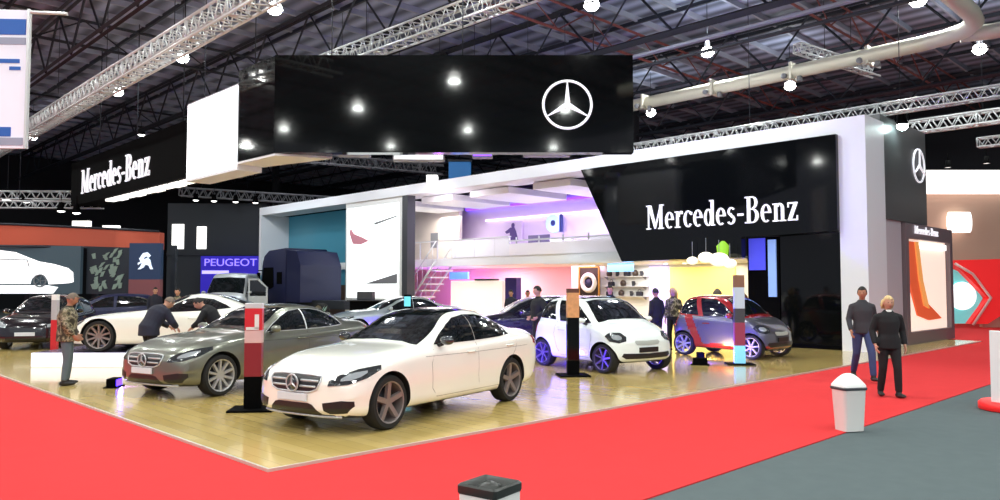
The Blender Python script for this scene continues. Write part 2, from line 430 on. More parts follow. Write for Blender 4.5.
def wheel_mesh(R, W, spokes, style):
    ty = MB(); w = W/2
    ty.lathe([(R*.74, -w*.85), (R*.77, -w), (R*.92, -w*1.0), (R*.985, -w*.8), (R, -w*.5), (R, w*.5), (R*.985, w*.8), (R*.92, w*1.0), (R*.77, w), (R*.74, w*.85), (R*.73, 0), (R*.74, -w*.85)], 40, 'y', caps=False)
    rm = MB()
    rm.lathe([(R*.75, w*.97), (R*.775, w*1.0), (R*.765, w*.8), (R*.73, w*.55), (R*.70, -w*.8), (R*.68, -w*.8), (R*.70, w*.5), (R*.72, w*.92), (R*.75, w*.97)], 40, 'y', caps=False)
    rm.lathe([(0.001, w*.72), (R*.13, w*.74), (R*.17, w*.6), (R*.17, w*.2), (0.001, w*.2)], 20, 'y', caps=False)
    for k in range(spokes):
        a = 2*PI*k/spokes+.3
        def P(l, t, y, a=a): return (math.cos(a)*l-math.sin(a)*t, y, math.sin(a)*l+math.cos(a)*t)
        arms = [(0, 0)] if style != 'double' else [(-.22, -.8), (.22, .8)]
        for o0, o1 in arms:
            t0 = R*.07*o0*1.2; t1 = R*.16*o1*(1 if style == 'double' else 0)
            h0 = R*{'single': .085, 'bold': .13}.get(style, .05); h1 = R*{'single': .065, 'bold': .11}.get(style, .035)
            rm.hull8([P(R*.1, t0-h0, w*.35), P(R*.1, t0+h0, w*.35), P(R*.745, t1+h1, w*.55), P(R*.745, t1-h1, w*.55)],
                     [P(R*.1, t0-h0*.7, w*.72), P(R*.1, t0+h0*.7, w*.72), P(R*.745, t1+h1*.8, w*.9), P(R*.745, t1-h1*.8, w*.9)])
    dk = MB(); dk.lathe([(0.001, -w*.1), (R*.5, -w*.1), (R*.5, w*.02), (0.001, w*.02)], 28, 'y', caps=False)
    return ty, rm, dk

def build_car(name, label, sp, paint, loc, rz, rim=None, paint2=None, two=None, group=None, detail=True):
    root = thing(name, label, 'car' if sp.get('cat') is None else sp['cat'], loc, rz, group)
    L = sp['L']; R = sp['R']; bm, wx = car_body(sp)
    bvh = BVHTree.FromBMesh(bm)
    me = bpy.data.meshes.new('body'); bm.to_mesh(me); bm.free()
    body = bpy.data.objects.new('body', me); COL.objects.link(body)
    me.materials.append(paint)
    # wheel arches
    RA = R*1.13; WW = max(v for _, v in sp['w']); cut = MB()
    for s in (sp['fa'], sp['ra']):
        x = L/2-s
        for sg in (1, -1):
            y0 = sg*(WW-.34); y1 = sg*(WW+.4)
            cut.lathe([(RA, y0), (RA, y1)], 40, 'y', (x, 0, R*1.02))
    c = cut.done('cutter', M['well'])
    md = body.modifiers.new('b', 'BOOLEAN'); md.object = c; md.operation = 'DIFFERENCE'; md.solver = 'EXACT'
    dg = bpy.context.evaluated_depsgraph_get()
    nm = bpy.data.meshes.new_from_object(body.evaluated_get(dg)); body.modifiers.clear(); body.data = nm; nm.name = 'body'
    bpy.data.objects.remove(c)
    nm.materials.clear(); nm.materials.append(paint); nm.materials.append(M['well']); nm.materials.append(paint2 or paint); nm.materials.append(M['blackpl'])
    ax = [L/2-sp['fa'], L/2-sp['ra']]
    for p in nm.polygons:
        ce = p.center; p.use_smooth = True; p.material_index = 0
        for x in ax:
            dd = math.hypot(ce.x-x, ce.z-R*1.02)
            rn = Vector((ce.x-x, 0, ce.z-R*1.02))
            if dd < RA+.012 and (abs(abs(ce.y)-(WW-.34)) < .004 or (abs(p.normal.y) < .05 and dd > RA-.02 and rn.dot(p.normal) < 0)): p.material_index = 1
        if p.material_index == 0 and two and two(L/2-ce.x, ce.y, ce.z): p.material_index = 2
        if p.material_index == 0 and p.normal.z < -.8 and ce.z < .35: p.material_index = 3
    nm.set_sharp_from_angle(angle=math.radians(38)); body.parent = root
    X = lambda s: L/2-s
    def pm(nm_, mts, polys, d, off=.004, thick=.012, parent=None, res=.028, sm=30):
        off = max(off, .006)
        b = MB()
        for pts in polys: b.join(patch(bvh, pts, d, off, thick, res))
        o = b.done(nm_, mts, parent or root)
        return o
    front = lambda pts, s=0: [(X(s), y, z) for y, z in pts]
    mir = lambda pts: [(-y, z) for y, z in pts][::-1]
    sym = lambda half: half+[(-y, z) for y, z in half[::-1] if y > 1e-4]
    # glass
    if 'wind' in sp: pm('windshield', M['glass'], [front(sym(sp['wind']))], (1, 0, 0), .005)
    if 'rearwin' in sp: pm('rear_window', M['glass'], [front(sym(sp['rearwin']))], (-1, 0, 0), .005)
    for sg in (1, -1):
        for w in sp.get('side', []):
            pts = [(X(s), 0, z) for s, z in w]
            g = pm('side_window', M['glass'], [pts], (0, sg, 0), .005)
            if sp.get('trim'):
                b = MB(); tp = strip_on(bvh, pts, (0, sg, 0), .01, True, .005)
                b.path(tp, .008, 5, closed=True); b.done('window_trim', M[sp['trim']], g)
    if sp.get('roofglass'):
        a, b_, w_ = sp['roofglass']; pm('glass_roof', M['glass'], [[(X(a), -w_, 0), (X(b_), -w_*.95, 0), (X(b_), w_*.95, 0), (X(a), w_, 0)]], (0, 0, 1), .004, res=.08)
    if detail:
        # door gaps and sill line
        for sg in (1, -1):
            b = MB()
            for ln in sp.get('seams', []):
                b.path(strip_on(bvh, [(X(s), 0, z) for s, z in ln], (0, sg, 0), .004, off=-.001), .0032, 4)
            if sp.get('seams'): b.done('door_gap', M['seam'], root)
            for (s, z) in sp.get('handles', []):
                loc_, no, _, _ = bvh.ray_cast(Vector((X(s), sg*6, z)), Vector((0, -sg, 0)))
                if loc_:
                    b = MB(); q = loc_+Vector((0, sg*.022, 0))
                    b.path([loc_+Vector((.1, 0, 0)), q+Vector((.08, 0, 0)), q, q+Vector((-.08, 0, 0)), loc_+Vector((-.1, 0, 0))], .012, 6)
                    b.done('door_handle', paint, root)
        # mirrors
        ms, mz, my = sp['mirror']
        for sg in (1, -1):
            loc_, no, _, _ = bvh.ray_cast(Vector((X(ms), sg*6, mz)), Vector((0, -sg, 0)))
            y0 = abs(loc_.y) if loc_ else my-.15
            b = MB(); t = bmesh.new(); bmesh.ops.create_icosphere(t, subdivisions=3, radius=1)
            for v in t.verts:
                v.co = Vector((v.co.x*(.09 if v.co.x > 0 else .045), v.co.y*.105, v.co.z*.065))
            b.join(t, 0, Matrix.Translation((X(ms), sg*(y0+.17), mz+.05)), True)
            mo = b.done('side_mirror', M[sp['mirrorm']] if 'mirrorm' in sp else paint, root)
            b = MB(); b.path([(X(ms)-.0, sg*(y0-.02), mz-.03), (X(ms), sg*(y0+.1), mz)], [.03, .022], 6); b.done('mirror_arm', M['blackpl'], mo)
            b = MB(); b.lathe([(.001, -.052), (.055, -.052), (.055, -.046), (.001, -.046)], 16, 'x', (X(ms), sg*(y0+.17), mz+.05), caps=False); b.done('mirror_glass', M['chrome'], mo)
    for nme, mt, half, off, d in sp.get('front', []):
        for pl in ([front(sym(half))] if half[0][0] < 1e-3 or nme in ('grille',) else [front(half), front(mir(half))]): pm(nme, M[mt], [pl], d, off)
    for nme, mt, poly3, inner in sp.get('lights', []):
        for sg in (1, -1):
            pts = [(X(s), sg*y, z) for s, y, z in poly3]
            dd = (.80, sg*.60, 0) if poly3[0][0] < L/2 else (-.85, sg*.5, 0)
            h = pm(nme, M[mt], [pts], dd, .010, .02)
            if inner:
                c0 = sum((Vector(p) for p in pts), Vector())/len(pts)
                small = [c0.lerp(Vector(p), .5) for p in pts]
                pm('lamp_unit', M[inner], [small], dd, .017, .01, parent=h)
    for bars in sp.get('slats', []):
        for y0, y1, z, r in bars:
            b = MB(); b.path(strip_on(bvh, front([(y0, z), (y1, z)]), (1, 0, 0), .01, off=.008), r, 6); b.done('grille_slat', M['chrome'], root)
    if sp.get('grille_rim'):
        b = MB(); b.path(strip_on(bvh, front(sym(sp['grille_rim'])), (1, 0, 0), .01, True, .008), .011, 6, closed=True); b.done('grille_surround', M['chrome'], root)
    if sp.get('star'):
        z, R_ = sp['star']; loc_, no, _, _ = bvh.ray_cast(Vector((6, 0, z)), Vector((-1, 0, 0)))
        b = star_mb(R_, .02, (0, 0, 0), .1); b.lathe([(.001, 0), (R_, 0), (R_, .012), (.001, .012)], 24, 'y', caps=False, mi=1)
        e = b.done('star_emblem', [M['chrome'], M['lampd']], root); e.location = (loc_.x+.03, 0, z); e.rotation_euler = (0, 0, PI/2)
    if sp.get('plate'):
        z0, z1, hw = sp['plate']; loc_, _, _, _ = bvh.ray_cast(Vector((6, 0, (z0+z1)/2)), Vector((-1, 0, 0)))
        b = MB(); b.box(loc_.x+.005, loc_.x+.03, -hw, hw, z0, z1, bev=.004); b.done('number_plate', M[sp.get('platem', 'plate')], root)
    if sp.get('lip'):
        b = MB(); hw, z = sp['lip']; b.path(strip_on(bvh, front([(-hw, z), (-hw*.5, z), (hw*.5, z), (hw, z)]), (1, 0, 0), .01, off=.01), [.016]*len(strip_on(bvh, front([(-hw, z), (-hw*.5, z), (hw*.5, z), (hw, z)]), (1, 0, 0), .01)), 6); b.done('bumper_lip', M['chrome'], root)
    # wheels
    ty, rm, dk = wheel_mesh(R, sp.get('tw', .23), sp.get('spokes', 5), sp.get('style', 'double'))
    first = None
    for s in (sp['fa'], sp['ra']):
        for sg in (1, -1):
            if first is None:
                w = ty.done('wheel', M['tyre'], root, 35); r_ = rm.done('rim', rim or M['rim'], w, 35); k_ = dk.done('brake_disc', M['steel'], w); first = (w, [r_, k_])
            else:
                w = first[0].copy(); COL.objects.link(w); w.parent = root
                for q in first[1]:
                    q2 = q.copy(); COL.objects.link(q2); q2.parent = w
            w.location = (X(s), sg*(WW-.03-sp.get('tw', .23)/2), R); w.rotation_euler = (0, 0, 0 if sg > 0 else PI)
    return root, bvh

SEDAN = dict(L=4.69, R=.335, fa=.80, ra=3.64, wroof=.56, tw=.235, spokes=5, style='bold',
 top=[(0, .70), (.05, .755), (.2, .83), (.6, .915), (1.1, .97), (1.42, 1.0), (1.55, 1.05), (1.9, 1.235), (2.2, 1.365), (2.5, 1.425), (2.85, 1.442), (3.15, 1.415), (3.42, 1.345), (3.75, 1.2), (4.0, 1.12), (4.45, 1.085), (4.6, 1.05), (4.69, .97)],
 belt=[(0, .60), (.1, .66), (.4, .76), (.8, .84), (1.4, .895), (2.4, .935), (3.4, .975), (4.1, .99), (4.5, .97), (4.69, .9)],
 w=[(0, .80), (.3, .87), (.8, .902), (1.5, .89), (2.4, .90), (3.4, .905), (4.1, .885), (4.5, .85), (4.69, .80)],
 zb=[(0, .22), (.3, .19), (1.0, .2), (3.6, .2), (4.4, .24), (4.69, .34)],
 nose=[(.2, .07), (.32, 0), (.58, .01), (.7, .05), (.84, .15)], tail=[(.3, .08), (.6, 0), (.9, .02), (1.1, .08)], pe=3.4, plan_f=.27, plan_r=.22,
 wind=[(0, 1.04), (.45, 1.025), (.69, .985), (.60, 1.2), (.50, 1.375), (.25, 1.40), (0, 1.405)][::1],
 rearwin=[(0, 1.13), (.5, 1.13), (.62, 1.12), (.5, 1.33), (0, 1.37)],
 side=[[(1.78, .975), (1.98, 1.10), (2.2, 1.22), (2.42, 1.31), (2.71, 1.348), (2.695, .985)], [(2.71, .988), (2.725, 1.347), (3.0, 1.342), (3.2, 1.31), (3.42, 1.23), (3.58, 1.12), (3.63, 1.03), (3.3, 1.005)]],
 roofglass=(2.28, 3.25, .5), mirror=(1.86, .985, .9),
 seams=[[(1.72, .92), (1.62, .75), (1.64, .42), (1.75, .3)], [(2.70, .96), (2.70, .5), (2.74, .3)], [(3.8, 1.0), (3.72, .8), (3.42, .5), (3.3, .3)], [(1.75, .3), (3.3, .3)], [(1.5, .84), (2.6, .83), (4.1, .84)]],
 handles=[(2.52, .84), (3.55, .87)],
 front=[('grille', 'blackpl', [(0, .70), (.28, .697), (.415, .685), (.43, .64), (.385, .54), (.28, .505), (0, .50)], .006, (1, 0, 0)),
        ('lower_intake', 'blackpl', [(0, .375), (.26, .375), (.32, .36), (.44, .26), (.40, .245), (0, .245)], .003, (1, 0, 0)),
        ('side_intake', 'blackpl', [(.47, .385), (.70, .42), (.80, .41), (.80, .35), (.74, .275), (.56, .265), (.49, .30)], .003, (.9, 0, 0))],
 lights=[('headlight', 'lampd', [(.10, .50, .585), (.13, .50, .64), (.25, .56, .705), (.42, .70, .765), (.68, .82, .80), (.66, .84, .75), (.45, .81, .665), (.24, .70, .60)], 'lampg'),
         ('taillight', 'tail', [(4.62, .45, .82), (4.62, .45, .93), (4.3, .82, .97), (4.35, .86, .86), (4.55, .78, .80)], None)],
 slats=[[(-.40, -.12, .635, .014), (.12, .40, .635, .014), (-.37, -.12, .57, .014), (.12, .37, .57, .014)]],
 grille_rim=[(0, .70), (.28, .697), (.415, .685), (.43, .64), (.385, .54), (.28, .505), (0, .50)], star=(.60, .1), plate=(.395, .485, .25), style_m=1, lip=(.66, .228))
SMART = dict(L=2.72, R=.30, fa=.44, ra=2.30, wroof=.58, tw=.2, spokes=7, style='single', N=64, crown=.06,
 top=[(0, .70), (.04, .78), (.14, .89), (.35, .99), (.52, 1.04), (.62, 1.10), (.9, 1.32), (1.15, 1.47), (1.45, 1.54), (1.85, 1.555), (2.25, 1.51), (2.45, 1.42), (2.58, 1.22), (2.66, 1.05), (2.72, .88)],
 belt=[(0, .64), (.15, .80), (.4, .90), (.8, .95), (1.6, .99), (2.2, 1.03), (2.55, 1.0), (2.72, .8)],
 w=[(0, .80), (.2, .825), (.45, .835), (1.2, .83), (2.2, .835), (2.5, .81), (2.72, .76)],
 zb=[(0, .24), (.3, .2), (1, .2), (2.3, .22), (2.72, .3)],
 nose=[(.2, .06), (.35, 0), (.6, .02), (.8, .10), (1.0, .2)], tail=[(.3, .05), (.6, 0), (1.0, .06), (1.4, .12)], plan_f=.19, pe=3.8, plan_r=.16,
 wind=[(0, 1.085), (.45, 1.07), (.68, 1.02), (.62, 1.25), (.55, 1.44), (.3, 1.475), (0, 1.48)],
 rearwin=[(0, 1.1), (.5, 1.1), (.62, 1.12), (.52, 1.42), (0, 1.46)],
 side=[[(.80, 1.0), (.98, 1.15), (1.2, 1.32), (1.42, 1.435), (1.85, 1.46), (1.72, 1.02)], [(1.86, 1.04), (1.98, 1.45), (2.28, 1.40), (2.40, 1.25), (2.38, 1.07)]],
 mirror=(.92, 1.0, .85), seams=[[(.78, .96), (.72, .7), (.82, .32)], [(1.80, 1.02), (1.86, .75), (1.78, .45), (1.66, .3)], [(.82, .3), (1.66, .3)]], handles=[(1.62, .84)],
 front=[('grille', 'grille_pale', [(0, .655), (.30, .665), (.33, .63), (.28, .575), (0, .565)], .003, (1, 0, 0)),
        ('lower_intake', 'blackpl', [(0, .40), (.60, .42), (.64, .36), (.55, .31), (0, .30)], .003, (1, 0, 0))],
 lights=[('headlight', 'lampd', [(.1, .50, .66), (.12, .48, .74), (.2, .56, .82), (.35, .70, .83), (.42, .76, .76), (.32, .74, .66), (.18, .62, .62)], 'lampg'),
         ('taillight', 'tail', [(2.62, .58, .75), (2.62, .58, .98), (2.5, .76, .98), (2.52, .78, .75)], None)],
 plate=(.43, .53, .25), platem='blackpl')
COUPE = dict(L=4.55, R=.345, fa=.93, ra=3.56, wroof=.5, tw=.27, spokes=10, style='single',
 top=[(0, .50), (.05, .58), (.3, .70), (.9, .83), (1.6, .90), (1.95, .94), (2.1, 1.0), (2.4, 1.16), (2.7, 1.26), (2.95, 1.288), (3.25, 1.26), (3.7, 1.14), (4.1, .99), (4.4, .88), (4.55, .76)],
 belt=[(0, .46), (.3, .64), (.8, .76), (1.4, .79), (2.2, .81), (3.0, .85), (3.6, .90), (4.2, .86), (4.55, .68)],
 w=[(0, .84), (.4, .93), (.95, .965), (1.7, .93), (2.6, .93), (3.5, .97), (4.1, .95), (4.55, .86)],
 zb=[(0, .15), (.5, .14), (3.8, .15), (4.55, .28)], nose=[(.15, .1), (.3, 0), (.5, .04), (.7, .2)], tail=[(.2, .1), (.6, 0), (.9, .05)], plan_f=.45, plan_r=.25,
 wind=[(0, .98), (.45, .965), (.70, .90), (.58, 1.1), (.45, 1.225), (0, 1.25)], rearwin=[(0, 1.02), (.45, 1.02), (.4, 1.2), (0, 1.23)],
 side=[[(2.25, .87), (2.5, 1.06), (2.72, 1.155), (2.98, 1.185), (3.3, 1.15), (3.62, 1.03), (3.75, .96), (3.3, .91), (2.7, .88)]], mirror=(2.32, .90, .95),
 seams=[[(2.1, .82), (2.05, .6), (2.15, .25)], [(3.1, .86), (3.15, .6), (3.0, .25)]], handles=[(2.95, .74)],
 front=[('grille', 'blackpl', [(0, .47), (.3, .47), (.42, .42), (.36, .3), (0, .28)], .003, (1, 0, 0)), ('side_intake', 'blackpl', [(.5, .36), (.78, .36), (.74, .22), (.5, .22)], .003, (1, 0, 0))],
 lights=[('headlight', 'lampd', [(.3, .62, .56), (.32, .60, .62), (.6, .78, .70), (.65, .84, .68), (.5, .84, .58)], 'lampg')], star=(.38, .1))
HATCH = dict(L=4.2, R=.32, fa=.85, ra=3.42, wroof=.58, tw=.22, spokes=5, N=64,
 top=[(0, .68), (.05, .76), (.25, .88), (.8, .98), (1.05, 1.02), (1.3, 1.15), (1.7, 1.36), (2.1, 1.48), (2.6, 1.51), (3.3, 1.48), (3.75, 1.38), (4.0, 1.15), (4.2, .9)],
 belt=[(0, .62), (.2, .76), (.8, .88), (1.5, .93), (3, .99), (3.8, 1.02), (4.2, .85)], w=[(0, .78), (.3, .86), (1, .89), (3.2, .89), (3.9, .86), (4.2, .78)],
 zb=[(0, .24), (.4, .2), (3.6, .2), (4.2, .34)], nose=[(.2, .06), (.35, 0), (.6, .02), (.85, .14)], tail=[(.3, .05), (.6, 0), (1.0, .05), (1.4, .14)], plan_f=.32, plan_r=.2,
 wind=[(0, 1.08), (.45, 1.07), (.70, 1.02), (.6, 1.25), (.53, 1.41), (0, 1.44)], rearwin=[(0, 1.1), (.6, 1.1), (.52, 1.4), (0, 1.43)],
 side=[[(1.5, 1.0), (1.8, 1.2), (2.1, 1.35), (2.4, 1.41), (2.4, 1.02)], [(2.5, 1.02), (2.52, 1.42), (3.2, 1.39), (3.6, 1.3), (3.7, 1.08)]], mirror=(1.5, 1.0, .9),
 seams=[[(1.42, .95), (1.4, .5), (1.5, .3)], [(2.45, 1.0), (2.45, .3)]], handles=[(2.3, .88), (3.3, .9)],
 front=[('grille', 'lampd', [(0, .62), (.35, .64), (.42, .6), (.36, .5), (0, .48)], .003, (1, 0, 0)), ('lower_intake', 'blackpl', [(0, .36), (.5, .36), (.5, .26), (0, .25)], .003, (1, 0, 0))],
 lights=[('headlight', 'lampg', [(.12, .5, .62), (.15, .5, .7), (.5, .78, .82), (.52, .82, .74), (.25, .72, .64)], None),
         ('taillight', 'tail', [(4.1, .55, .85), (4.1, .55, 1.0), (3.85, .8, 1.02), (3.88, .82, .85)], None)], plate=(.40, .5, .25))
VAN = dict(L=5.9, R=.36, fa=.95, ra=4.3, wroof=.78, tw=.24, spokes=5, N=64, crown=.08, cat='van',
 top=[(0, .95), (.06, 1.05), (.3, 1.2), (.75, 1.35), (.95, 1.5), (1.5, 2.05), (1.9, 2.35), (2.3, 2.44), (3.5, 2.46), (5.5, 2.44), (5.8, 2.36), (5.9, 2.2)],
 belt=[(0, .85), (.3, 1.05), (.9, 1.25), (2, 1.3), (5.5, 1.3), (5.9, 1.2)], w=[(0, .9), (.4, .97), (1.2, 1.0), (5.5, 1.0), (5.9, .95)],
 zb=[(0, .3), (1, .28), (5.9, .35)], nose=[(.2, .05), (.5, 0), (.9, .06), (1.3, .2)], tail=[(.3, .02), (2.4, .03)], plan_f=.3, plan_r=.05,
 wind=[(0, 1.5), (.55, 1.48), (.86, 1.42), (.82, 1.8), (.76, 2.18), (0, 2.22)], side=[[(1.35, 1.42), (1.75, 1.95), (2.3, 2.02), (2.35, 1.42)]], mirror=(1.3, 1.45, 1.1),
 seams=[[(1.2, 1.3), (1.2, .5)], [(2.45, 2.1), (2.45, .5)]], handles=[(2.3, 1.15)],
 front=[('grille', 'blackpl', [(0, .98), (.45, 1.0), (.5, .9), (.4, .78), (0, .76)], .003, (1, 0, 0)), ('lower_intake', 'blackpl', [(0, .5), (.6, .5), (.6, .38), (0, .38)], .003, (1, 0, 0))],
 lights=[('headlight', 'lampg', [(.1, .55, .85), (.12, .55, 1.02), (.4, .85, 1.15), (.42, .88, .95), (.25, .8, .86)], None)], star=(.88, .13), plate=(.56, .66, .26))

# ------------------------------------------------------------------ people
def remesh(bm_mb, voxel, smooth=4):
    o = bm_mb.done('tmp', M['skin']); md = o.modifiers.new('r', 'REMESH'); md.mode = 'VOXEL'; md.voxel_size = voxel
    m2 = o.modifiers.new('s', 'SMOOTH'); m2.iterations = smooth; m2.factor = .5
    me = bpy.data.meshes.new_from_object(o.evaluated_get(bpy.context.evaluated_depsgraph_get()))
    bpy.data.objects.remove(o)
    for p in me.polygons: p.use_smooth = True
    return me
def meshobj(name, me, m, parent):
    me.materials.clear(); me.materials.append(m); me.name = name
    o = bpy.data.objects.new(name, me); COL.objects.link(o); o.parent = parent; return o
def person(label, loc, rz, h=1.72, pose=None, top='coatb', legs='jeans', skin='skin', hair='hairb', hairlen=0., coatlen=.0, female=False, shirt=None, group=None, voxel=.010, bulk=1.0):
    """x forward, y left; pose gives joints at a height of 1.72 m"""
    P = dict(hip=(0, 0, .93), waist=(0, 0, 1.06), chest=(.0, 0, 1.27), neck=(.0, 0, 1.46), head=(.03, 0, 1.60), look=(1, 0, -.1),
             shL=(0, .165, 1.385), elL=(-.03, .225, 1.11), wrL=(.05, .215, .87), shR=(0, -.165, 1.385), elR=(-.03, -.225, 1.11), wrR=(.05, -.215, .87),
             hpL=(0, .09, .90), knL=(.03, .11, .49), anL=(-.01, .12, .09), hpR=(0, -.09, .90), knR=(.03, -.11, .49), anR=(-.01, -.12, .09),
             toeL=(1, .15, 0), toeR=(1, -.15, 0))
    P.update(pose or {})
    P = {k: Vector(v) for k, v in P.items()}
    root = thing('person', label, 'person', loc, rz, group); k = h/1.72; root.scale = (k, k, k)
    up = (P['neck']-P['chest']).normalized(); side = (P['shL']-P['shR']).normalized(); fw = side.cross(up).normalized()
    b = MB(); sh = .9 if female else 1.
    # body under the clothes
    b.path([P['hip']-Vector((0, 0, .05)), P['hip'], P['waist'], P['chest'], P['chest'].lerp(P['neck'], .6), P['neck']], [(.14, .10), (.15, .10), (.13*sh, .09), (.14*sh, .10), (.115*sh, .075), (.05, .05)], 14, side=side)
    b.path([P['neck']-up*.04, P['neck'], P['head']-Vector((0, 0, .04))], [.06, .052, .05], 10)
    for s in 'LR':
        b.path([P['sh'+s].lerp(P['chest'], .4), P['sh'+s].lerp(P['neck'], .22)-up*.04, P['sh'+s].lerp(P['el'+s], .12), P['sh'+s].lerp(P['el'+s], .5), P['el'+s], P['el'+s].lerp(P['wr'+s], .4), P['wr'+s]], [.04, .042, .044, .042, .036, .035, .024], 10)
        b.path([P['hp'+s]+Vector((0, 0, .03)), P['hp'+s].lerp(P['kn'+s], .3), P['kn'+s], P['kn'+s].lerp(P['an'+s], .35), P['an'+s], P['an'+s]-Vector((0, 0, .04))], [.085, .078, .052, .052, .034, .035], 10)
        # hand
        d = (P['wr'+s]-P['el'+s]).normalized(); d = (d+Vector((.15, 0, -.1))).normalized(); w = fw-d*d.dot(fw)
        if w.length < .2: w = Vector((0, 0, 1))-d*d.z
        w.normalize(); nrm = d.cross(w)
        b.path([P['wr'+s], P['wr'+s]+d*.04, P['wr'+s]+d*.085], [(.026, .018), (.040, .016), (.041, .014)], 10, side=w)
        inn = (P['hip']-P['wr'+s]); inn = nrm if nrm.dot(inn) > 0 else -nrm
        for i, ln in enumerate((.068, .078, .072, .056)):
            q = P['wr'+s]+d*.08+w*(.030-.020*i)
            b.path([q, q+d*ln*.45+inn*.006, q+d*ln*.8+inn*.022, q+d*ln+inn*.038], [.0095, .009, .0085, .007], 6)
        q = P['wr'+s]+d*.025+w*.03
        b.path([q, q+w*.025+d*.025+inn*.008, q+w*.03+d*.055+inn*.018], [.012, .011, .008], 6)
    # head
    lk = P['look'].normalized(); ls = Vector((0, 0, 1)).cross(lk).normalized(); lu = lk.cross(ls)
    mt = Matrix((lk, ls, lu)).transposed().to_4x4(); mt.translation = P['head']
    t = bmesh.new(); bmesh.ops.create_icosphere(t, subdivisions=4, radius=1)
    for v in t.verts:
        x, y, z = v.co
        jaw = 1-.28*max(0, -z)**1.3
        v.co = Vector((x*.098*(1 if x > 0 else 1.0)*(1-.12*max(0, -z) if x > 0 else 1-.35*max(0, -z)), y*.077*jaw, z*.118))
        # brow, sockets, nose, chin
        if x > .5:
            v.co.x -= .010*math.exp(-((abs(y)-.33)**2/.02+(z-.08)**2/.012))
            v.co.x += .026*math.exp(-(y*y/.012+(z+.16)**2/.03))
            v.co.x += .007*math.exp(-(y*y/.06+(z+.55)**2/.01))+.010*math.exp(-(y*y/.1+(z+.85)**2/.03))
    b.join(t, 0, mt, True)
    for sg in (1, -1):
        t = bmesh.new(); bmesh.ops.create_icosphere(t, subdivisions=2, radius=1); b.join(t, 0, mt @ Matrix.Translation((-.005, sg*.078, -.005)) @ Matrix.Diagonal((.02, .011, .032, 1)), True)
    meshobj('body', remesh(b, .009, 2), M[skin], root)
    for sg in (1, -1):
        e = MB(); e.ball((0, 0, 0), .0085); o = e.done('eye', M['eye'], root); o.location = mt @ Vector((.083, sg*.027, .008))
    e = MB(); e.ball((0, 0, 0), 1, scale=(.005, .022, .006)); o = e.done('mouth', M['lip'], root); o.matrix_local = mt @ Matrix.Translation((.088, 0, -.062))
    # hair
    hb = MB(); t = bmesh.new(); bmesh.ops.create_icosphere(t, subdivisions=4, radius=1)
    dele = [v for v in t.verts if (v.co.x > .45 and v.co.z < .42) or v.co.z < -.25 or (v.co.x > .1 and v.co.z < .0)]
    bmesh.ops.delete(t, geom=dele, context='VERTS')
    for v in t.verts: v.co = Vector((v.co.x*.106, v.co.y*.085, v.co.z*.126))
    ex = bmesh.ops.extrude_edge_only(t, edges=[e_ for e_ in t.edges if e_.is_boundary])
    for v in ex['geom']:
        if isinstance(v, bmesh.types.BMVert): v.co *= .86
    hb.join(t, 0, mt, True)
    if hairlen > 0:
        for yy in (-.06, -.03, 0, .03, .06):
            hb.path([mt @ Vector((-.06, yy, .03)), mt @ Vector((-.075, yy*1.2, -.06)), mt @ Vector((-.06, yy*1.25, -.06-hairlen))], [.034, .036, .02], 8)
        for sg in (1, -1): hb.path([mt @ Vector((-.015, sg*.07, .05)), mt @ Vector((-.03, sg*.083, -.04)), mt @ Vector((-.035, sg*.078, -.04-hairlen*.7))], [.026, .022, .012], 8)
    hb.done('hair', M[hair], root)
    # jacket
    j = MB(); f = bulk; low = P['hip']+Vector((0, 0, .0))-Vector((0, 0, coatlen))
    j.path([low, P['hip']+Vector((0, 0, .05)), P['waist'], P['chest'], P['chest'].lerp(P['neck'], .55), P['neck']-up*.015, P['neck']+up*.02],
           [(.18*f, .14*f), (.172*f, .135*f), (.16*sh*f, .125*f), (.185*sh*f, .135*f), (.165*sh*f, .11*f), (.09, .08), (.065, .065)], 16, side=side)
    for s in 'LR':
        e2 = P['el'+s].lerp(P['wr'+s], .93)
        j.path([P['sh'+s].lerp(P['chest'], .4), P['sh'+s].lerp(P['neck'], .22)-up*.035, P['sh'+s].lerp(P['el'+s], .12), P['sh'+s].lerp(P['el'+s], .5), P['el'+s], P['el'+s].lerp(P['wr'+s], .5), e2], [.06*f, .062*f, .063*f, .059*f, .054*f, .048*f, .040*f], 12)
    meshobj('jacket', remesh(j, .013, 9), M[top], root)
    if shirt:
        c = MB(); q = P['neck']-up*.10+fw*.085
        c.path([q, q+up*.06-fw*.02, q+up*.11-fw*.04], [(.02, .02), (.045, .02), (.05, .03)], 10, side=side); c.done('shirt', M[shirt], root)
    # trousers
    j = MB()
    j.path([P['hip']+Vector((0, 0, .08)), P['hip'], P['hip']-Vector((0, 0, .08))], [(.15, .115), (.165, .125), (.15, .115)], 14, side=side)
    for s in 'LR':
        j.path([P['hp'+s]+Vector((0, 0, .02)), P['hp'+s].lerp(P['kn'+s], .35), P['kn'+s], P['kn'+s].lerp(P['an'+s], .5), P['an'+s]+Vector((0, 0, .01))], [.098, .092, .068, .064, .056], 12)
    meshobj('trousers', remesh(j, .013, 4), M[legs], root)
    for s in 'LR':
        td = P['toe'+s].normalized(); a = P['an'+s]; g = Vector((a.x, a.y, a.z-.045))
        pitch = td
        c = MB(); c.path([g-pitch*.075, g-pitch*.05, g+pitch*.03, g+pitch*.11, g+pitch*.17, g+pitch*.195], [(.03, .030), (.04, .044), (.043, .044), (.047, .034), (.04, .026), (.02, .015)], 12, side=Vector((0, 0, 1)).cross(td))
        c.path([a-Vector((0, 0, .05)), a+Vector((0, 0, .03))], [.046, .047], 10)
        meshobj('shoe', remesh(c, .009, 2), M['shoe'], root)
    return root
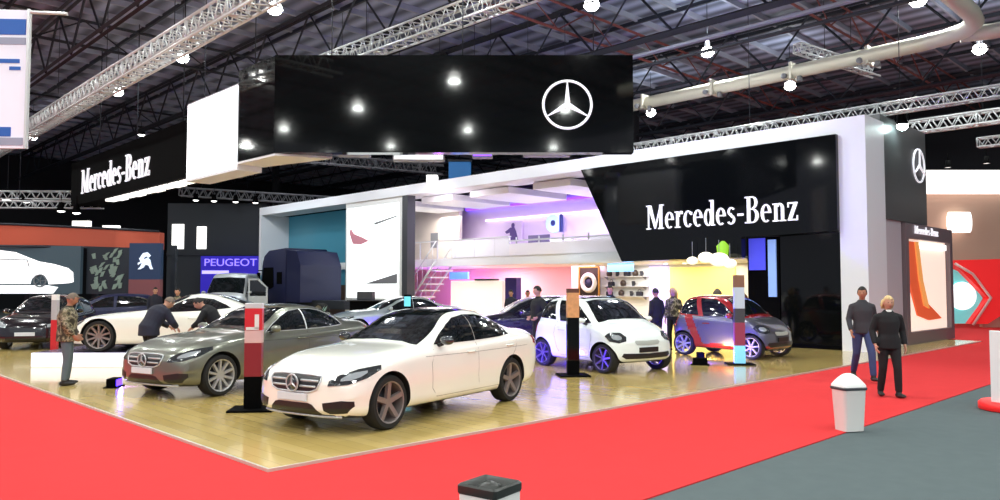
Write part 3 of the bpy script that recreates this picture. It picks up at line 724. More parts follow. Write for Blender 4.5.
# ================================================================== THE HALL
b = MB(); b.box(-45, 80, -40, 90, -.2, 0); struct(b.done('floor', M['gcar']), (0, 0, 0), ANG)
b = MB(); b.box(-26, 47, -22, 66, 12.6, 12.8); struct(b.done('ceiling', roof_mat()), O, ANG)
hstruct('wall_back', M['hall'], [(-22, 66, 46.5, 47, 0, 12.6)])
hstruct('wall_left', M['hall'], [(65.5, 66, -26, 46.5, 0, 12.6)])
# roof steel: deep lattice trusses along u, cross trusses along v, purlins
def lattice(b, axis, fixed, a0, a1, zb_, zt_, step, rc=.09, rd=.05, twin=0.):
    def P(a, z, off=0): return (fixed+off, a, z) if axis == 'u' else (a, fixed+off, z)
    for off in ((-twin, twin) if twin else (0,)):
        b.bar(P(a0, zb_, off), P(a1, zb_, off), rc, 4, smooth=False); b.bar(P(a0, zt_, off), P(a1, zt_, off), rc, 4, smooth=False)
    n = int((a1-a0)/step)
    for i in range(n):
        a = a0+i*step
        b.bar(P(a, zb_), P(a+step/2, zt_), rd, 4, smooth=False); b.bar(P(a+step/2, zt_), P(a+step, zb_), rd, 4, smooth=False)
k = 1
for vv in (4.6, 11.5, 18.4, 25.3, 32.2, 39.0):
    b = MB(); lattice(b, 'u', vv, -20, 64, 10.4, 12.35, 3.4, .08, .045, .12); struct(b.done('trim_%d' % k, M['steel']), O, ANG); k += 1
for uu in (-2.9, 4.3, 11.5, 25.9, 40.3):
    b = MB(); lattice(b, 'v', uu, -20, 46, 11.3, 12.3, 3.4, .06, .03); struct(b.done('trim_%d' % k, M['rust'] if -3 < uu < 12 else M['steel']), O, ANG); k += 1
b = MB()
for i in range(46): b.box(-24, 46, -18+i*1.8-.05, -18+i*1.8+.05, 12.38, 12.6)
struct(b.done('trim_%d' % k, M['pur']), O, ANG); k += 1
b = MB()
for i in range(14): b.box(-20+i*4.6-.05, -20+i*4.6+.05, -18, 64, 12.3, 12.45)
struct(b.done('trim_%d' % k, M['steel']), O, ANG); k += 1
# dark columns of the hall
for i, (uu, vv) in enumerate(((18.7, 32.2), (40.3, 39.0), (47.5, 25.3))):
    hstruct('trim_%d' % (k+i), M['hall'], [(uu-.2, uu+.2, vv-.2, vv+.2, 0, 12.3)])

# high-bay lamps on their regular grid
def lamp_proto():
    r = thing('hall_lamp', 'x', 'lamp')
    h = MB(); h.lathe([(.05, .5), (.09, .42), (.11, .25), (.27, .02), (.27, 0), (.25, 0), (.1, .24), (.05, .3)], 24); h.done('lamp_shade', M['alu'], r)
    h = MB(); h.ball((0, 0, .04), .235, sub=3, scale=(1, 1, .85)); h.done('lamp_lens', M['lamp'], r)
    h = MB(); h.bar((0, 0, .48), (0, 0, 2.1), .012, 6); h.done('hanging_rod', M['steel'], r)
    return r
def copy_tree(o, parent=None):
    c = o.copy(); COL.objects.link(c); c.parent = parent
    for ch in list(o.children):
        copy_tree(ch, c)
    return c
LL = {(2, 0): 'high-bay hall lamp at the top right end of the long white lattice truss',
 (3, 0): 'high-bay hall lamp just under the upper part of the long white lattice truss at left',
 (4, 0): 'high-bay hall lamp just below the middle of the white lattice truss at left',
 (6, 0): 'high-bay hall lamp beside the hanging white banner at far left',
 (1, 1): 'bright high-bay hall lamp straight above the star on the black hanging banner',
 (0, 2): 'high-bay hall lamp at the top edge above the bend of the round duct',
 (1, 2): 'high-bay hall lamp right of the black hanging banner, above the duct',
 (0, 3): 'high-bay hall lamp nearest the right edge, below the duct bend',
 (1, 3): 'high-bay hall lamp below the duct, above the stage truss over the white portal',
 (2, 3): 'farthest high-bay hall lamp right beside the black hanging banner, below the duct'}
lp = lamp_proto(); used = False
for i in range(-3, 7):
    for j in range(-4, 4):
        infront = (i, j) in LL
        p = H(.6+7.2*i, 7.9+6.85*j, 10.5)
        vis = p.y > 1 and abs(p.x/p.y) < .68
        if not infront and (j >= 2 or (vis and j > 0)) : continue
        if not infront and vis and p.y > 12 and (10.5-1.79)/p.y < .42: continue
        if used: r = copy_tree(lp)
        else: r = lp; used = True
        r.location = p; r['category'] = 'lamp'
        if infront: r['label'] = LL[(i, j)]; r['group'] = 'high-bay lamps in view'
        else: r['label'] = 'high-bay hall lamp hanging out of view overhead or behind'; r['group'] = 'high-bay lamps out of view'
        if infront and i < 3: light('POINT', (0, 0, .75), 90, (.9, .95, 1), .3, r)  # point light added above the lamp to brighten the roof
        light('AREA', (0, 0, -.2), 150 if i < 2 else (95 if i < 4 else 50), (.95, 1, .95), .5, r)

# white stage trusses
def truss(name, label, p0, p1, w=.32, r=.028, step=.4, m='alu', hang=None):
    p0 = Vector(p0); p1 = Vector(p1); d = p1-p0; L = d.length; rt = thing(name, label, 'truss', p0, math.atan2(d.y, d.x))
    tilt = math.atan2(d.z, math.hypot(d.x, d.y))
    b = MB(); c = [(-w/2, -w/2), (w/2, -w/2), (w/2, w/2), (-w/2, w/2)]
    for y, z in c: b.bar((0, y, z), (L, y, z), r, 6)
    ch = b.done('chord', M[m], rt); ch.rotation_euler = (0, -tilt, 0)
    b = MB(); n = int(L/step)
    for i in range(n):
        x = i*step
        for q in range(4):
            a = c[q]; e = c[(q+1) % 4]
            b.bar((x, *a), (x+step/2, *e), r*.55, 4); b.bar((x+step/2, *e), (x+step, *a), r*.55, 4)
            if i % 5 == 0: b.bar((x, *a), (x, *e), r*.8, 4)
    ch = b.done('lattice', M[m], rt); ch.rotation_euler = (0, -tilt, 0)
    for i in range(1, max(2, int(L/6))+1):
        b = MB(); x = L*i/(max(2, int(L/6))+1); b.bar((x, 0, w/2), (x, 0, 12.3-p0.z), .012, 5)
        b.done('hoist_cable', M['steel'], rt)
    return rt
truss('stage_truss', 'long white lattice truss slanting across the upper left corner', H(38, 4.85, 8.55), H(8.6, 4.55, 8.55), .52, .04, .5)
truss('stage_truss', 'white lattice truss above the black hanging banner, left of its star', H(18, 10.35, 9.5), H(5.0, 10.6, 9.5), .5, .035, .5)
truss('stage_truss', 'bright lattice truss running over the white portal to the right edge', H(10, 20.0, 7.0), H(-4, 20.0, 7.0), .3, .03, .35)
truss('stage_truss', 'lower bright lattice truss behind the star tower at right', H(2.2, 25.2, 7.35), H(-5, 25.2, 7.35), .4, .04, .45)
truss('stage_truss', 'third lattice truss at right edge carrying small spotlights', H(.2, 26.2, 6.7), H(-6, 26.2, 6.7), .3, .03, .4)
truss('stage_truss', 'short bright lattice truss pointing down towards the round duct', H(4.35, 21.5, 9.9), H(3.2, 25.5, 9.6), .3, .035, .35)
truss('stage_truss', 'grey lattice truss over the orange fascia at left edge', (-33, 40, 6.6), (-22.3, 40, 6.6), .4, .04, .5)
truss('stage_truss', 'second lower grey lattice truss over the orange fascia', (-29, 34, 5.5), (-18, 34.5, 5.5), .3, .03, .4)
truss('stage_truss', 'dark lattice truss with spotlights left of the white portal', (-19.5, 46.5, 7.6), (-7.5, 47, 6.9), .5, .04, .5, 'grey')
truss('stage_truss', 'lattice truss seen in the gap under the black hanging banner', (-12.0, 43, 9.2), (-3.2, 43, 8.4), .5, .04, .5, 'grey')

# round duct with its bend
dt = thing('air_duct', 'round pale metal air duct with a bend under the roof at upper right', 'duct', H(5, 21.2, 9.0), ANG)
b = MB((21.2, 5, 9.0))
pts = [(21.3, 16, 9), (21.2, 5, 9), (21.0, .4, 9), (20.85, -.35, 9), (20.5, -.95, 9), (19.9, -1.3, 9), (19.1, -1.4, 9), (8, -1.4, 9)]
b.path(pts, .23, 20); b.path([(20.9, -.7, 9), (21.2, -1.4, 9), (21.3, -9, 9)], .22, 16); b.done('duct_pipe', M['duct'], dt)
for uu in (10.3, 7.3, 4.35, 1.9):
    b = MB((21.2, 5, 9.0)); b.box(20.92, 21.5, uu-.05, uu+.05, 8.72, 9.3, bev=.02); fl = b.done('duct_joint', M['duct'], dt)
    b = MB((21.2, 5, 9.0)); b.lathe([(.001, -.05), (.09, -.05), (.09, .05), (.001, .05)], 16, 'x', (20.9, uu+.2, 8.85), caps=False); b.done('air_nozzle', M['grey'], dt); b = MB((21.2, 5, 9.0)); b.bar((21.1, uu-.25, 8.8), (21.1, uu-.25, 8.62), .08, 10, .1); b.done('air_nozzle', M['grey'], dt)
hb2 = thing('roof_rail', 'double dark steel rail under the roof crossing above the duct', 'beam', H(6, 18.7, 10.0), ANG)
for dz, w_ in ((0, .05), (-.42, .04)):
    b = MB((18.7, 6, 10)); b.box(18.6, 18.8, -8, 22, 10+dz-w_, 10+dz+w_, bev=.02); b.done('rail', M['pur'] if dz == 0 else M['steel'], hb2)  # upper rail paler: highlight on the dark steel painted as colour

# ================================================================== FLOORS
b = MB(); b.box(-9, 0, -3.07, 45, 0, .012); b.box(0, 29, -3.07, 0, 0, .012); b.box(25, 39, 0, 12, 0, .012)
tag(b.done('red_carpet', M['red']), 'wide red carpet laid along both open sides of the wooden platform', 'carpet', O, ANG)
pf = HT('stand_platform', 'low tan wooden platform with pale metal edge under the cars', 'platform', 0, 0, 0)
b = pf.mb(); b.box(.03, 25, .03, 24, 0, .04); b.box(11, 25, 24, 41, 0, .04); b.done('wooden_deck', M['wood'], pf.root)
pf.box('edge_strip', M['carpet_edge'], 0, .03, 0, 25, 0, .042); pf.box('edge_strip', M['carpet_edge'], .03, 24, 0, .03, 0, .042)

# ================================================================== WHITE PORTAL STAND
po = HT('stand_portal', 'huge white portal frame around the two-storey stand', 'stand', 18, 17.9, 0)
po.box('top_beam', M['beam_white'], .9, 35.5, 17.9, 19.3, 6.03, 6.48)
po.box('right_pillar', M['beam_white'], .9, 1.63, 17.9, 19.3, .04, 6.03)
po.box('left_pillar', M['beam_white'], 35.25, 35.5, 17.9, 19.7, .04, 6.03)
po.box('dark_post', M['dgrey'], 21.22, 21.62, 17.95, 18.4, .04, 6.03)
lw = po.box('lit_panel', M['white'], 21.62, 26.4, 18.0, 18.25, .04, 6.03)
b = po.mb(); b.box(17.97, 17.999, 21.9, 26.25, 1.25, 5.75); ls = b.done('light_screen', glow('screen_soft', (246, 252, 252), 1.05), lw)
b = po.mb(); b.prism([(22.0, 1.95), (24.6, 1.95), (23.2, 2.2), (22.0, 2.42)], 'x', 17.955, 17.968)
b.done('printed_wedge', M['grey'], ls)
b = po.mb(); b.prism([(26.0, 4.5), (25.7, 3.95), (25.0, 3.9), (24.3, 4.05), (24.9, 4.25), (25.6, 4.45), (25.9, 4.75)], 'x', 17.955, 17.968); b.done('printed_shape', mat('print_rose', (226, 150, 170), .6), ls)
b = po.mb(); b.prism([(23.9, 4.9), (22.0, 5.15), (22.0, 5.1), (23.8, 4.8)], 'x', 17.955, 17.968); b.done('printed_line', M['grey'], ls)
po.box('side_wall', M['white'], 26.4, 26.55, 18.25, 19.9, .04, 6.03)
tl = po.box('teal_wall', M['teal'], 26.55, 35.25, 19.7, 19.9, 1.9, 6.03); po.box('low_wall', M['brown'], 26.55, 35.25, 19.7, 19.9, .04, 1.9)
po.box('roof_slab', mat('slab_dark', (52, 48, 76), .6), 10.4, 30, 19.3, 24.2, 6.2, 6.4)
po.box('back_wall', M['lilac'], 11.0, 30.0, 24.0, 24.3, 3.1, 6.15)  # purple light on the upper back wall painted into its lilac colour
po.box('back_wall', M['pink'], 13.5, 30.0, 23.9, 24.2, .04, 2.75)
po.box('mezzanine_floor', M['white'], 10.2, 30.0, 19.5, 24.0, 2.75, 3.12)
po.box('partition_wall', mat('partition_beige', (214, 204, 196), .6), 23.0, 30.0, 22.7, 22.9, 3.12, 6.1); po.box('partition_niche', M['grey'], 24.7, 25.3, 22.66, 22.7, 3.9, 4.7)
for a0, a1 in ((22.6, 24.6), (19.2, 21.4), (15.6, 18.0), (12.2, 14.2)):
    po.box('ceiling_raft', M['white'], a0, a1, 18.9, 22.65, 5.72, 6.0, bev=.02)
po.box('cove_light', M['purple'], 11.2, 23.8, 23.85, 23.95, 5.9, 6.02)
po.box('wall_shelf_light', glow('led_lilac', (250, 235, 255), 1.6), 11.2, 22.2, 23.8, 23.98, 5.22, 5.30)
bl = po.box('balustrade', mat('balustrade_white', (236, 232, 238), .3), 10.4, 16.1, 19.45, 19.55, 3.12, 3.62)
b = po.mb(); b.box(19.42, 19.58, 10.4, 16.1, 3.72, 3.78); b.box(19.42, 19.58, 16.1, 25.5, 3.92, 3.97)
for q in range(12): b.box(19.47, 19.53, 10.5+q*1.3, 10.54+q*1.3, 3.12, 3.9)
b.done('handrail', M['alu'], bl)
po.box('glass_balustrade', mat('frosted_glass', (236, 236, 244), .2), 16.1, 19.8, 19.47, 19.53, 3.12, 3.9)
# black slanting sign wall with the lettering
sg = HT('sign_wall', 'black glossy slanting sign wall with white lettering inside the white portal', 'sign', 6, 17.8, 0)
b = sg.mb(); b.prism([(10.75, 6.03), (1.63, 6.03), (1.63, 3.35), (3.45, 3.3), (4.5, 3.3), (4.5, 2.68), (8.95, 2.66)], 'x', 17.75, 18.0); b.done('wall_panel', M['gloss'], sg.root)
t_ = sign_text('lettering', 'Mercedes-Benz', .80, 5.22, M['text'], sg.root, (17.74-17.8, 7.9-6, 3.70), -PI/2)
sg2 = HT('gloss_partition', 'tall black glossy wall panel beside the white pillar', 'panel', 2.5, 18.3, .04)
sg2.box('panel_face', M['gloss'], 1.65, 3.45, 18.1, 18.35, .04, 3.32); sg2.box('plinth', M['black'], 1.65, 3.45, 18.02, 18.36, .04, .16)
bs = HT('light_column', 'tall blue screen with pale light column under the black sign wall', 'screen', 4, 18.1, .04)
bs.box('column_body', M['black'], 3.5, 4.5, 18.12, 18.4, .04, 3.28); bs.box('blue_display', glow('disp_blue', (62, 66, 196), .8), 3.92, 4.44, 18.08, 18.12, 2.3, 3.26)
bs.box('light_strip', glow('strip_cyan', (120, 150, 205), .8), 3.58, 3.82, 18.06, 18.12, 1.5, 3.2)
gl = HT('green_spotlight', 'small green light under the black sign wall beside the blue screen', 'lamp', 5.05, 18.1, 3.0)
b = gl.mb(); b.lathe([(.001, 2.55), (.16, 2.75), (.2, 3.05), (.05, 3.2)], 16, 'z', (0, 0, 0), caps=False)
for v_ in b.bm.verts: v_.co += Vector((17.72, 5.1, .0))
b.done('lamp_head', M['green'], gl.root)

# shop under the sign wall
sh = HT('shop_unit', 'bright lit shop niche below the black sign wall', 'shop', 9, 22, .04)
sh.box('back_wall', M['white'], 4.6, 14.8, 22.0, 22.2, .04, 2.72)
sh.box('shop_ceiling', M['white'], 4.6, 13.0, 18.2, 22.0, 2.66, 2.74)
yp = sh.box('yellow_panel', M['yell'], 7.0, 9.75, 21.93, 22.0, .04, 2.55)
sh.box('lit_panel', glow('panel_lilac', (205, 190, 250), .8), 9.85, 10.7, 21.93, 22.0, .04, 2.6)
sh.box('cyan_sign', glow('cyan', (120, 190, 255), 1.1), 9.6, 10.75, 19.3, 19.36, 2.36, 2.70)
sh.box('side_wall', M['brown'], 4.45, 4.6, 18.35, 22.2, .04, 2.66)
for a in (5.1, 6.3, 8.2, 9.0, 11.3, 12.4):
    b = sh.mb(); b.lathe([(.001, 2.62), (.07, 2.62), (.07, 2.66), (.001, 2.66)], 12, 'z', (0, 0, 0), caps=False)
    for v_ in b.bm.verts: v_.co += Vector((20.5, a, 0))
    b.done('downlight', M['led'], sh.root)
ps = HT('wheel_poster', 'dark framed poster showing a pale wheel on the shop wall', 'poster', 13.6, 21.8, 1.3)
ps.box('poster_board', mat('poster_dark', (52, 40, 36), .5), 13.1, 14.15, 21.75, 21.85, 1.25, 2.62)
b = ps.mb(); b.box(21.72, 21.76, 13.05, 13.12, 1.2, 2.66); b.box(21.72, 21.76, 14.12, 14.19, 1.2, 2.66); b.box(21.72, 21.76, 13.05, 14.19, 2.6, 2.67); b.box(21.72, 21.76, 13.05, 14.19, 1.2, 1.27)
b.done('frame', mat('frame_gold', (190, 140, 60), .4), ps.root)
b = ps.mb(); b.ring((21.72, 13.62, 1.97), .33, .1, 'x', 32); b.lathe([(.001, 21.69), (.16, 21.69), (.16, 21.74), (.001, 21.74)], 20, 'x', (0, 13.62, 1.97), mi=1, caps=False); b.done('wheel_print', [M['white'], mat('print_navy', (40, 44, 84), .5)], ps.root)
# shelf with small goods: helmets, bags, cups on the shop wall
shf = [HT('wall_shelf', l_, 'shelf', 11.8, 21.9, z_) for z_, l_ in ((2.25, 'upper white shelf of dark goods on the shop wall'), (1.85, 'middle white shelf on the bright shop wall'), (1.45, 'lowest white shelf on the bright shop wall'))]
for z_, s_ in zip((2.2, 1.8, 1.4), shf):
    s_.box('shelf_board', M['alu'], 10.75, 12.95, 21.7, 22.0, z_, z_+.03)
    for a in (10.9, 12.8):
        b = s_.mb(); b.prism([(22.0, z_), (21.75, z_), (22.0, z_-.12)], 'y', a, a+.03)
        b.done('bracket', M['grey'], s_.root)
gi = 0
for z_, lst in ((2.23, (12.6, 12.2, 11.7, 11.3, 11.0)), (1.83, (12.5, 11.9, 11.4)), (1.43, (12.6, 12.0, 11.5, 11.1))):
    for a in lst:
        b = MB(); kd = gi % 3
        if kd == 0:
            b.lathe([(.09, 0), (.11, .04), (.12, .12), (.1, .2), (.05, .24), (.001, .25)], 14); nm_, lb = 'helmet', 'dark rounded cap'
        elif kd == 1:
            b.lathe([(.05, 0), (.06, .02), (.07, .18), (.065, .2), (.05, .02)], 14); b.ring((.09, 0, .1), .05, .012, 'y', 12, m=6); nm_, lb = 'mug', 'dark mug'
        else:
            b.box(-.1, .1, -.12, .12, 0, .18, bev=.03); b.ring((0, 0, .2), .07, .01, 'x', 14, m=6); nm_, lb = 'bag', 'small dark bag'
        col = ('poster_dark', 'cloth_charcoal', 'cloth_navy')[gi % 3]
        tag(b.done(nm_, MATS[col]), '%s standing on the %s shelf of the bright shop wall' % (lb, {2.23: 'upper', 1.83: 'middle', 1.43: 'lowest'}[z_]), nm_, H(a, 21.82, z_), ANG, 'goods on the shop shelves: %s %s' % (nm_, z_)); gi += 1
# round white lamp cluster at the shop's right end
cl = HT('ceiling_cluster', 'cluster of round white lamps over the right end of the shop', 'lamp', 5.2, 19.2, 2.6)
for (a, c_, z_, r_) in ((5.0, 18.9, 2.62, .3), (5.5, 19.0, 2.7, .24), (4.75, 19.1, 2.5, .2), (6.1, 19.2, 2.62, .18)):
    b = cl.mb(); b.ball((c_-1.6, a, z_), r_, sub=3, scale=(1, 1, .7)); b.done('lamp_globe', glow('globe', (255, 246, 226), .9), cl.root)
    b = cl.mb(); b.bar((c_-1.6, a, z_), (c_-1.6, a, z_+.6), .01, 5); b.done('cord', M['grey'], cl.root)
for a, c_, h_, l_ in ((7.3, 21.2, 1.7, 'dark clothes bust on a stand at the right end of the shop'), (6.2, 21.0, 1.55, 'brown clothes bust right beside the dark one in the shop')):
    bt = HT('clothes_bust', l_, 'mannequin', a, c_, .04)
    b = MB(); b.path([(0, 0, h_-.75), (0, 0, h_-.5), (0, 0, h_-.25), (0, 0, h_-.12), (0, 0, h_)], [(.13, .17), (.1, .13), (.12, .19), (.09, .16), (.045, .045)], 16, side=(1, 0, 0)); b.done('torso', M['brown'] if a < 7 else M['coatg'], bt.root)
    b = MB(); b.bar((0, 0, .02), (0, 0, h_-.7), .02, 8); b.lathe([(.001, 0), (.18, 0), (.17, .03), (.001, .04)], 20, caps=False); b.done('stand', M['steel'], bt.root)

# reception area, stairs
rc = HT('reception_wall', 'bright free-standing wall box on the ground floor of the stand', 'partition', 19, 20.5, .04)
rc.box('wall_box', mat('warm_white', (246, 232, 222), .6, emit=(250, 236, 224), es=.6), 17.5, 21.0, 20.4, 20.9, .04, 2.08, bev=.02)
rc.box('wall_cap', M['dgrey'], 18.0, 19.2, 20.3, 20.7, 2.08, 2.16); rc.box('dark_frame', mat('frame_violet', (44, 30, 104), .5), 16.6, 17.3, 20.4, 20.7, .04, 2.2)
rc.box('blue_display', glow('disp_skyblue', (90, 140, 255), 1.2), 19.9, 21.2, 20.5, 20.6, 2.16, 2.5)
stt = HT('staircase', 'white staircase with handrails rising to the upper floor', 'stairs', 21.5, 19.0, .04)
for i in range(9):
    stt.box('step', M['white'], 23.4-i*.32-.34, 23.4-i*.32, 19.0, 20.1, .04+i*.31, .04+i*.31+.06)
for vv in (18.98, 20.12):
    b = stt.mb(); b.bar((vv, 23.4, 1.0), (vv, 20.4, 3.9), .03, 6); b.bar((vv, 23.4, .1), (vv, 20.4, 3.0), .05, 6)
    for i in range(8): b.bar((vv, 23.3-i*.38, .15+i*.37), (vv, 23.3-i*.38, 1.05+i*.37), .014, 5)
    b.done('stair_rail', M['alu'], stt.root)
# upper floor furnishing
pic = HT('wall_picture', 'picture of a dark figure on the purple-lit wall of the upper floor', 'picture', 20.2, 23.9, 4.2)
pic.box('picture_board', M['lilac'], 19.6, 20.9, 23.86, 23.99, 4.1, 5.1)
b = pic.mb(); b.ball((23.84, 20.2, 4.9), .12, sub=2, scale=(.3, 1, 1.1)); b.prism([(19.85, 4.15), (20.0, 4.6), (20.1, 4.8), (20.35, 4.8), (20.75, 4.6), (20.65, 4.5), (20.4, 4.55), (20.45, 4.15)], 'x', 23.82, 23.86); b.done('printed_figure', mat('print_violet', (84, 60, 130), .6), pic.root)
ck = HT('round_wall_display', 'pale blue oval display on the purple-lit wall of the upper floor', 'display', 17.3, 23.9, 4.6)
b = ck.mb(); b.lathe([(.001, 23.8), (.44, 23.8), (.46, 23.98), (.001, 23.98)], 28, 'x', (0, 17.5, 4.85), caps=False); b.done('disc', glow('disp_pale', (180, 205, 250), 1.0), ck.root)
b = ck.mb(); b.lathe([(.001, 23.76), (.14, 23.76), (.14, 23.8), (.001, 23.8)], 20, 'x', (0, 17.45, 4.85), caps=False); b.box(23.78, 23.84, 16.85, 17.05, 4.4, 5.25); b.done('dark_hub', mat('hub_blue', (52, 64, 140), .5), ck.root)
for i, (a, c_, l_) in enumerate(((20.3, 21.5, 'white lounge sofa at the left of the upper floor'), (14.6, 20.6, 'white lounge sofa behind the railing of the upper floor'), (12.2, 20.6, 'white lounge sofa nearest the black sign wall upstairs'))):
    so = HT('lounge_sofa', l_, 'sofa', a, c_, 3.12)
    so.box('seat', M['white'], a-.8, a+.8, c_-.4, c_+.4, 3.2, 3.5, .04); so.box('backrest', M['white'], a-.8, a+.8, c_+.25, c_+.45, 3.5, 3.9, .04)
    so.box('armrest', M['white'], a-.95, a-.8, c_-.4, c_+.45, 3.2, 3.7, .03); so.box('armrest', M['white'], a+.8, a+.95, c_-.4, c_+.45, 3.2, 3.7, .03); so.box('base', M['grey'], a-.75, a+.75, c_-.3, c_+.3, 3.12, 3.2)
tv = HT('flat_screen', 'dark grey flat screen on the upper floor behind the railing', 'screen', 15.2, 20.2, 3.12)
tv.box('display', mat('tv_grey', (96, 88, 122), .3), 14.5, 15.7, 20.2, 20.27, 3.55, 4.0, .01); tv.box('stand', M['steel'], 15.0, 15.2, 20.2, 20.3, 3.12, 3.55); tv.box('foot', M['steel'], 14.8, 15.4, 20.1, 20.4, 3.12, 3.15)

# star tower and show case on the right
tw = HT('star_tower', 'dark grey tower box with a white star above the pale side wall', 'tower', 1.5, 20, .04)
tw.box('upper_box', M['tower'], 1.02, 3.5, 19.35, 23.35, 3.76, 6.75); tw.box('lower_wall', M['towerl'], 1.1, 3.3, 19.35, 21.15, .04, 3.76)
s_ = star_mb(.52, .05); so = s_.done('star_emblem', M['text'], tw.root); so.location = (22.62-20, 1.0-1.5, 5.57); so.rotation_euler = (0, 0, 0)
# the star faces -u: its plane holds v and z
so.location = (22.62-20, 1.0-1.5, 5.57)
cs = HT('show_case', 'grey framed show case with an orange and cream picture inside', 'display case', 1.2, 23.5, .04)
b = cs.mb(); b.box(21.2, 25.9, 1.0, 1.8, .04, .42); b.box(21.2, 25.9, 1.0, 1.8, 3.28, 3.74); b.box(21.2, 21.5, 1.0, 1.8, .42, 3.28); b.box(25.6, 25.9, 1.0, 1.8, .42, 3.28); b.done('case_frame', mat('case_grey', (112, 100, 106), .5), cs.root)
cs.box('picture_back', glow('case_cream', (244, 222, 206), .75), 1.15, 1.25, 21.5, 25.6, .42, 3.28)
b = cs.mb(); b.prism([(21.55, 3.2), (22.6, 3.2), (22.9, 2.2), (23.4, 1.3), (24.9, .75), (23.6, .72), (22.5, .9), (22.0, 1.6), (21.6, 2.4)], 'y', 1.10, 1.15); b.done('orange_flame', mat('case_orange', (222, 92, 52), .5, emit=(222, 92, 52), es=.4), cs.root)
b = cs.mb(); b.prism([(22.3, 3.2), (22.6, 3.2), (22.95, 2.0), (23.5, 1.1), (23.0, 1.2), (22.6, 2.0)], 'y', 1.06, 1.10); b.done('yellow_flame', mat('case_yell', (246, 170, 92), .5, emit=(246, 170, 92), es=.4), cs.root)
cs.box('case_light', M['led'], 1.05, 1.14, 22.9, 25.4, 3.02, 3.2)
sign_text('lettering', 'Mercedes-Benz', .24, 2.3, M['text'], cs.root, (21.95-23.5, .98-1.2, 3.40), 0, .03)
sp_ = HT('stage_spotlight', 'dazzling spotlight hanging in front of the star tower', 'spotlight', .75, 20.4, 6.55)
b = MB(); b.lathe([(.11, .32), (.13, .1), (.16, 0), (.15, 0), (.1, .1)], 18); b.done('housing', M['black'], sp_.root)
b = MB(); b.ball((0, 0, -.02), .15, sub=3); b.done('lens', glow('spot_lens', (225, 255, 250), 60), sp_.root)
b = MB(); b.ring((0, 0, .2), .2, .015, 'x', 16); b.bar((0, 0, .38), (0, 0, .6), .015, 6); b.done('yoke', M['black'], sp_.root)
for ch in sp_.root.children: ch.rotation_euler = (0, 0, 0)
light('SPOT', (0, 0, -.05), 500, (.9, 1, .98), .1, sp_.root, spot=110)

# far right stands
bw = thing('beige_stand_wall', 'large beige stand wall beyond the show case', 'stand', (24.5, 37, 0))
b = MB(); b.box(-6.5, 8, 0, .4, 0, 7.2); b.done('wall_panel', M['beige'], bw)
b = MB(); b.box(-6.5, 8, -.5, .0, 6.3, 7.4); b.done('light_band', glow('band_white', (255, 252, 248), 1.5), bw)
b = MB(); b.path([(-2.9, -.3, 4.9), (-1.9, -.3, 4.9)], [(.5, .2), (.5, .2)], 20); b.done('round_lamp', glow('band_white', (255, 252, 248), 1.5), bw)
rs = thing('red_arrow_stand', 'red angular stand front pointing sideways around a teal disc', 'stand', (21.2, 33.5, 0))
b = MB()
for q in ([(-1.6, 2.95), (2.2, 3.05), (2.2, 2.2), (-.6, 2.55)], [(-1.6, 2.95), (-.6, 2.55), (.35, 1.35), (-.05, 1.3)], [(-.05, 1.3), (.35, 1.35), (-.1, .2), (-.9, .2)], [(-.6, 2.55), (2.2, 2.2), (2.2, 1.9), (.35, 1.35)], [(.35, 1.35), (2.2, 1.9), (2.2, 1.6), (-.1, .2)]):
    b.prism(q, 'y', -.3, .3)
b.done('red_frame', M['redsign'], rs)
b = MB(); b.path([(-1.5, -.4, 2.8), (-.75, -.4, 2.35), (.0, -.4, 1.32), (-.8, -.4, .15)], .06, 8); b.done('pale_edge', mat('edge_rose', (226, 190, 184), .5), rs)
b = MB(); b.prism([(-1.7, 2.7), (-.8, 2.35), (-.1, 1.3), (-.8, .2), (-1.7, .2)], 'y', .0, .2); b.done('teal_back', mat('teal_glow', (110, 196, 196), .5, emit=(110, 196, 196), es=.5), rs)
b = MB(); b.lathe([(.001, -.1), (.5, -.1), (.5, .0), (.001, .0)], 32, 'y', (-1.05, 0, 1.4), caps=False); b.ring((-1.05, -.1, 1.4), .55, .06, 'y', 32); b.done('white_disc', glow('disc_white', (240, 250, 250), 1.1), rs)
b = MB(); b.box(.1, 8, .35, .6, 0, 2.9); b.done('side_wall', M['beige'], rs)
for uu_, zz_, lb2 in ((-3.3, 6.62, 'bright spotlight on the truss over the white portal, near the right edge'), (8.6, 6.62, 'bright spotlight on the truss just above the portal beam, right of the star')):
    q = HT('stage_spotlight', lb2, 'spotlight', uu_, 20.0, zz_).root
    b = MB(); b.lathe([(.08, .3), (.12, .1), (.15, 0), (.14, 0), (.08, .1)], 14); b.done('housing', M['black'], q)
    b = MB(); b.ball((0, 0, 0), .15, sub=2, scale=(1, 1, .7)); b.done('lens', M['lamp'], q)
for i in range(5):
    q = Vector((16.5+i*1.3, 28-i*.2, 6.2+i*.12)); s__ = thing('stage_spotlight', ['leftmost', 'second from left', 'middle', 'second from right', 'rightmost'][i]+' of the five small spotlights on the truss at right edge', 'spotlight', q, group='small spotlights at right')
    b = MB(); b.lathe([(.08, .25), (.1, .05), (.12, -.02), (.11, -.02), (.08, .05)], 12); b.done('housing', M['black'], s__)
    b = MB(); b.lathe([(.001, -.01), (.105, -.01), (.105, .01), (.001, .01)], 12, caps=False); b.done('lens', M['led'], s__)
    b = MB(); b.bar((0, 0, .24), (0, 0, .5), .012, 5); b.done('clamp', M['black'], s__)
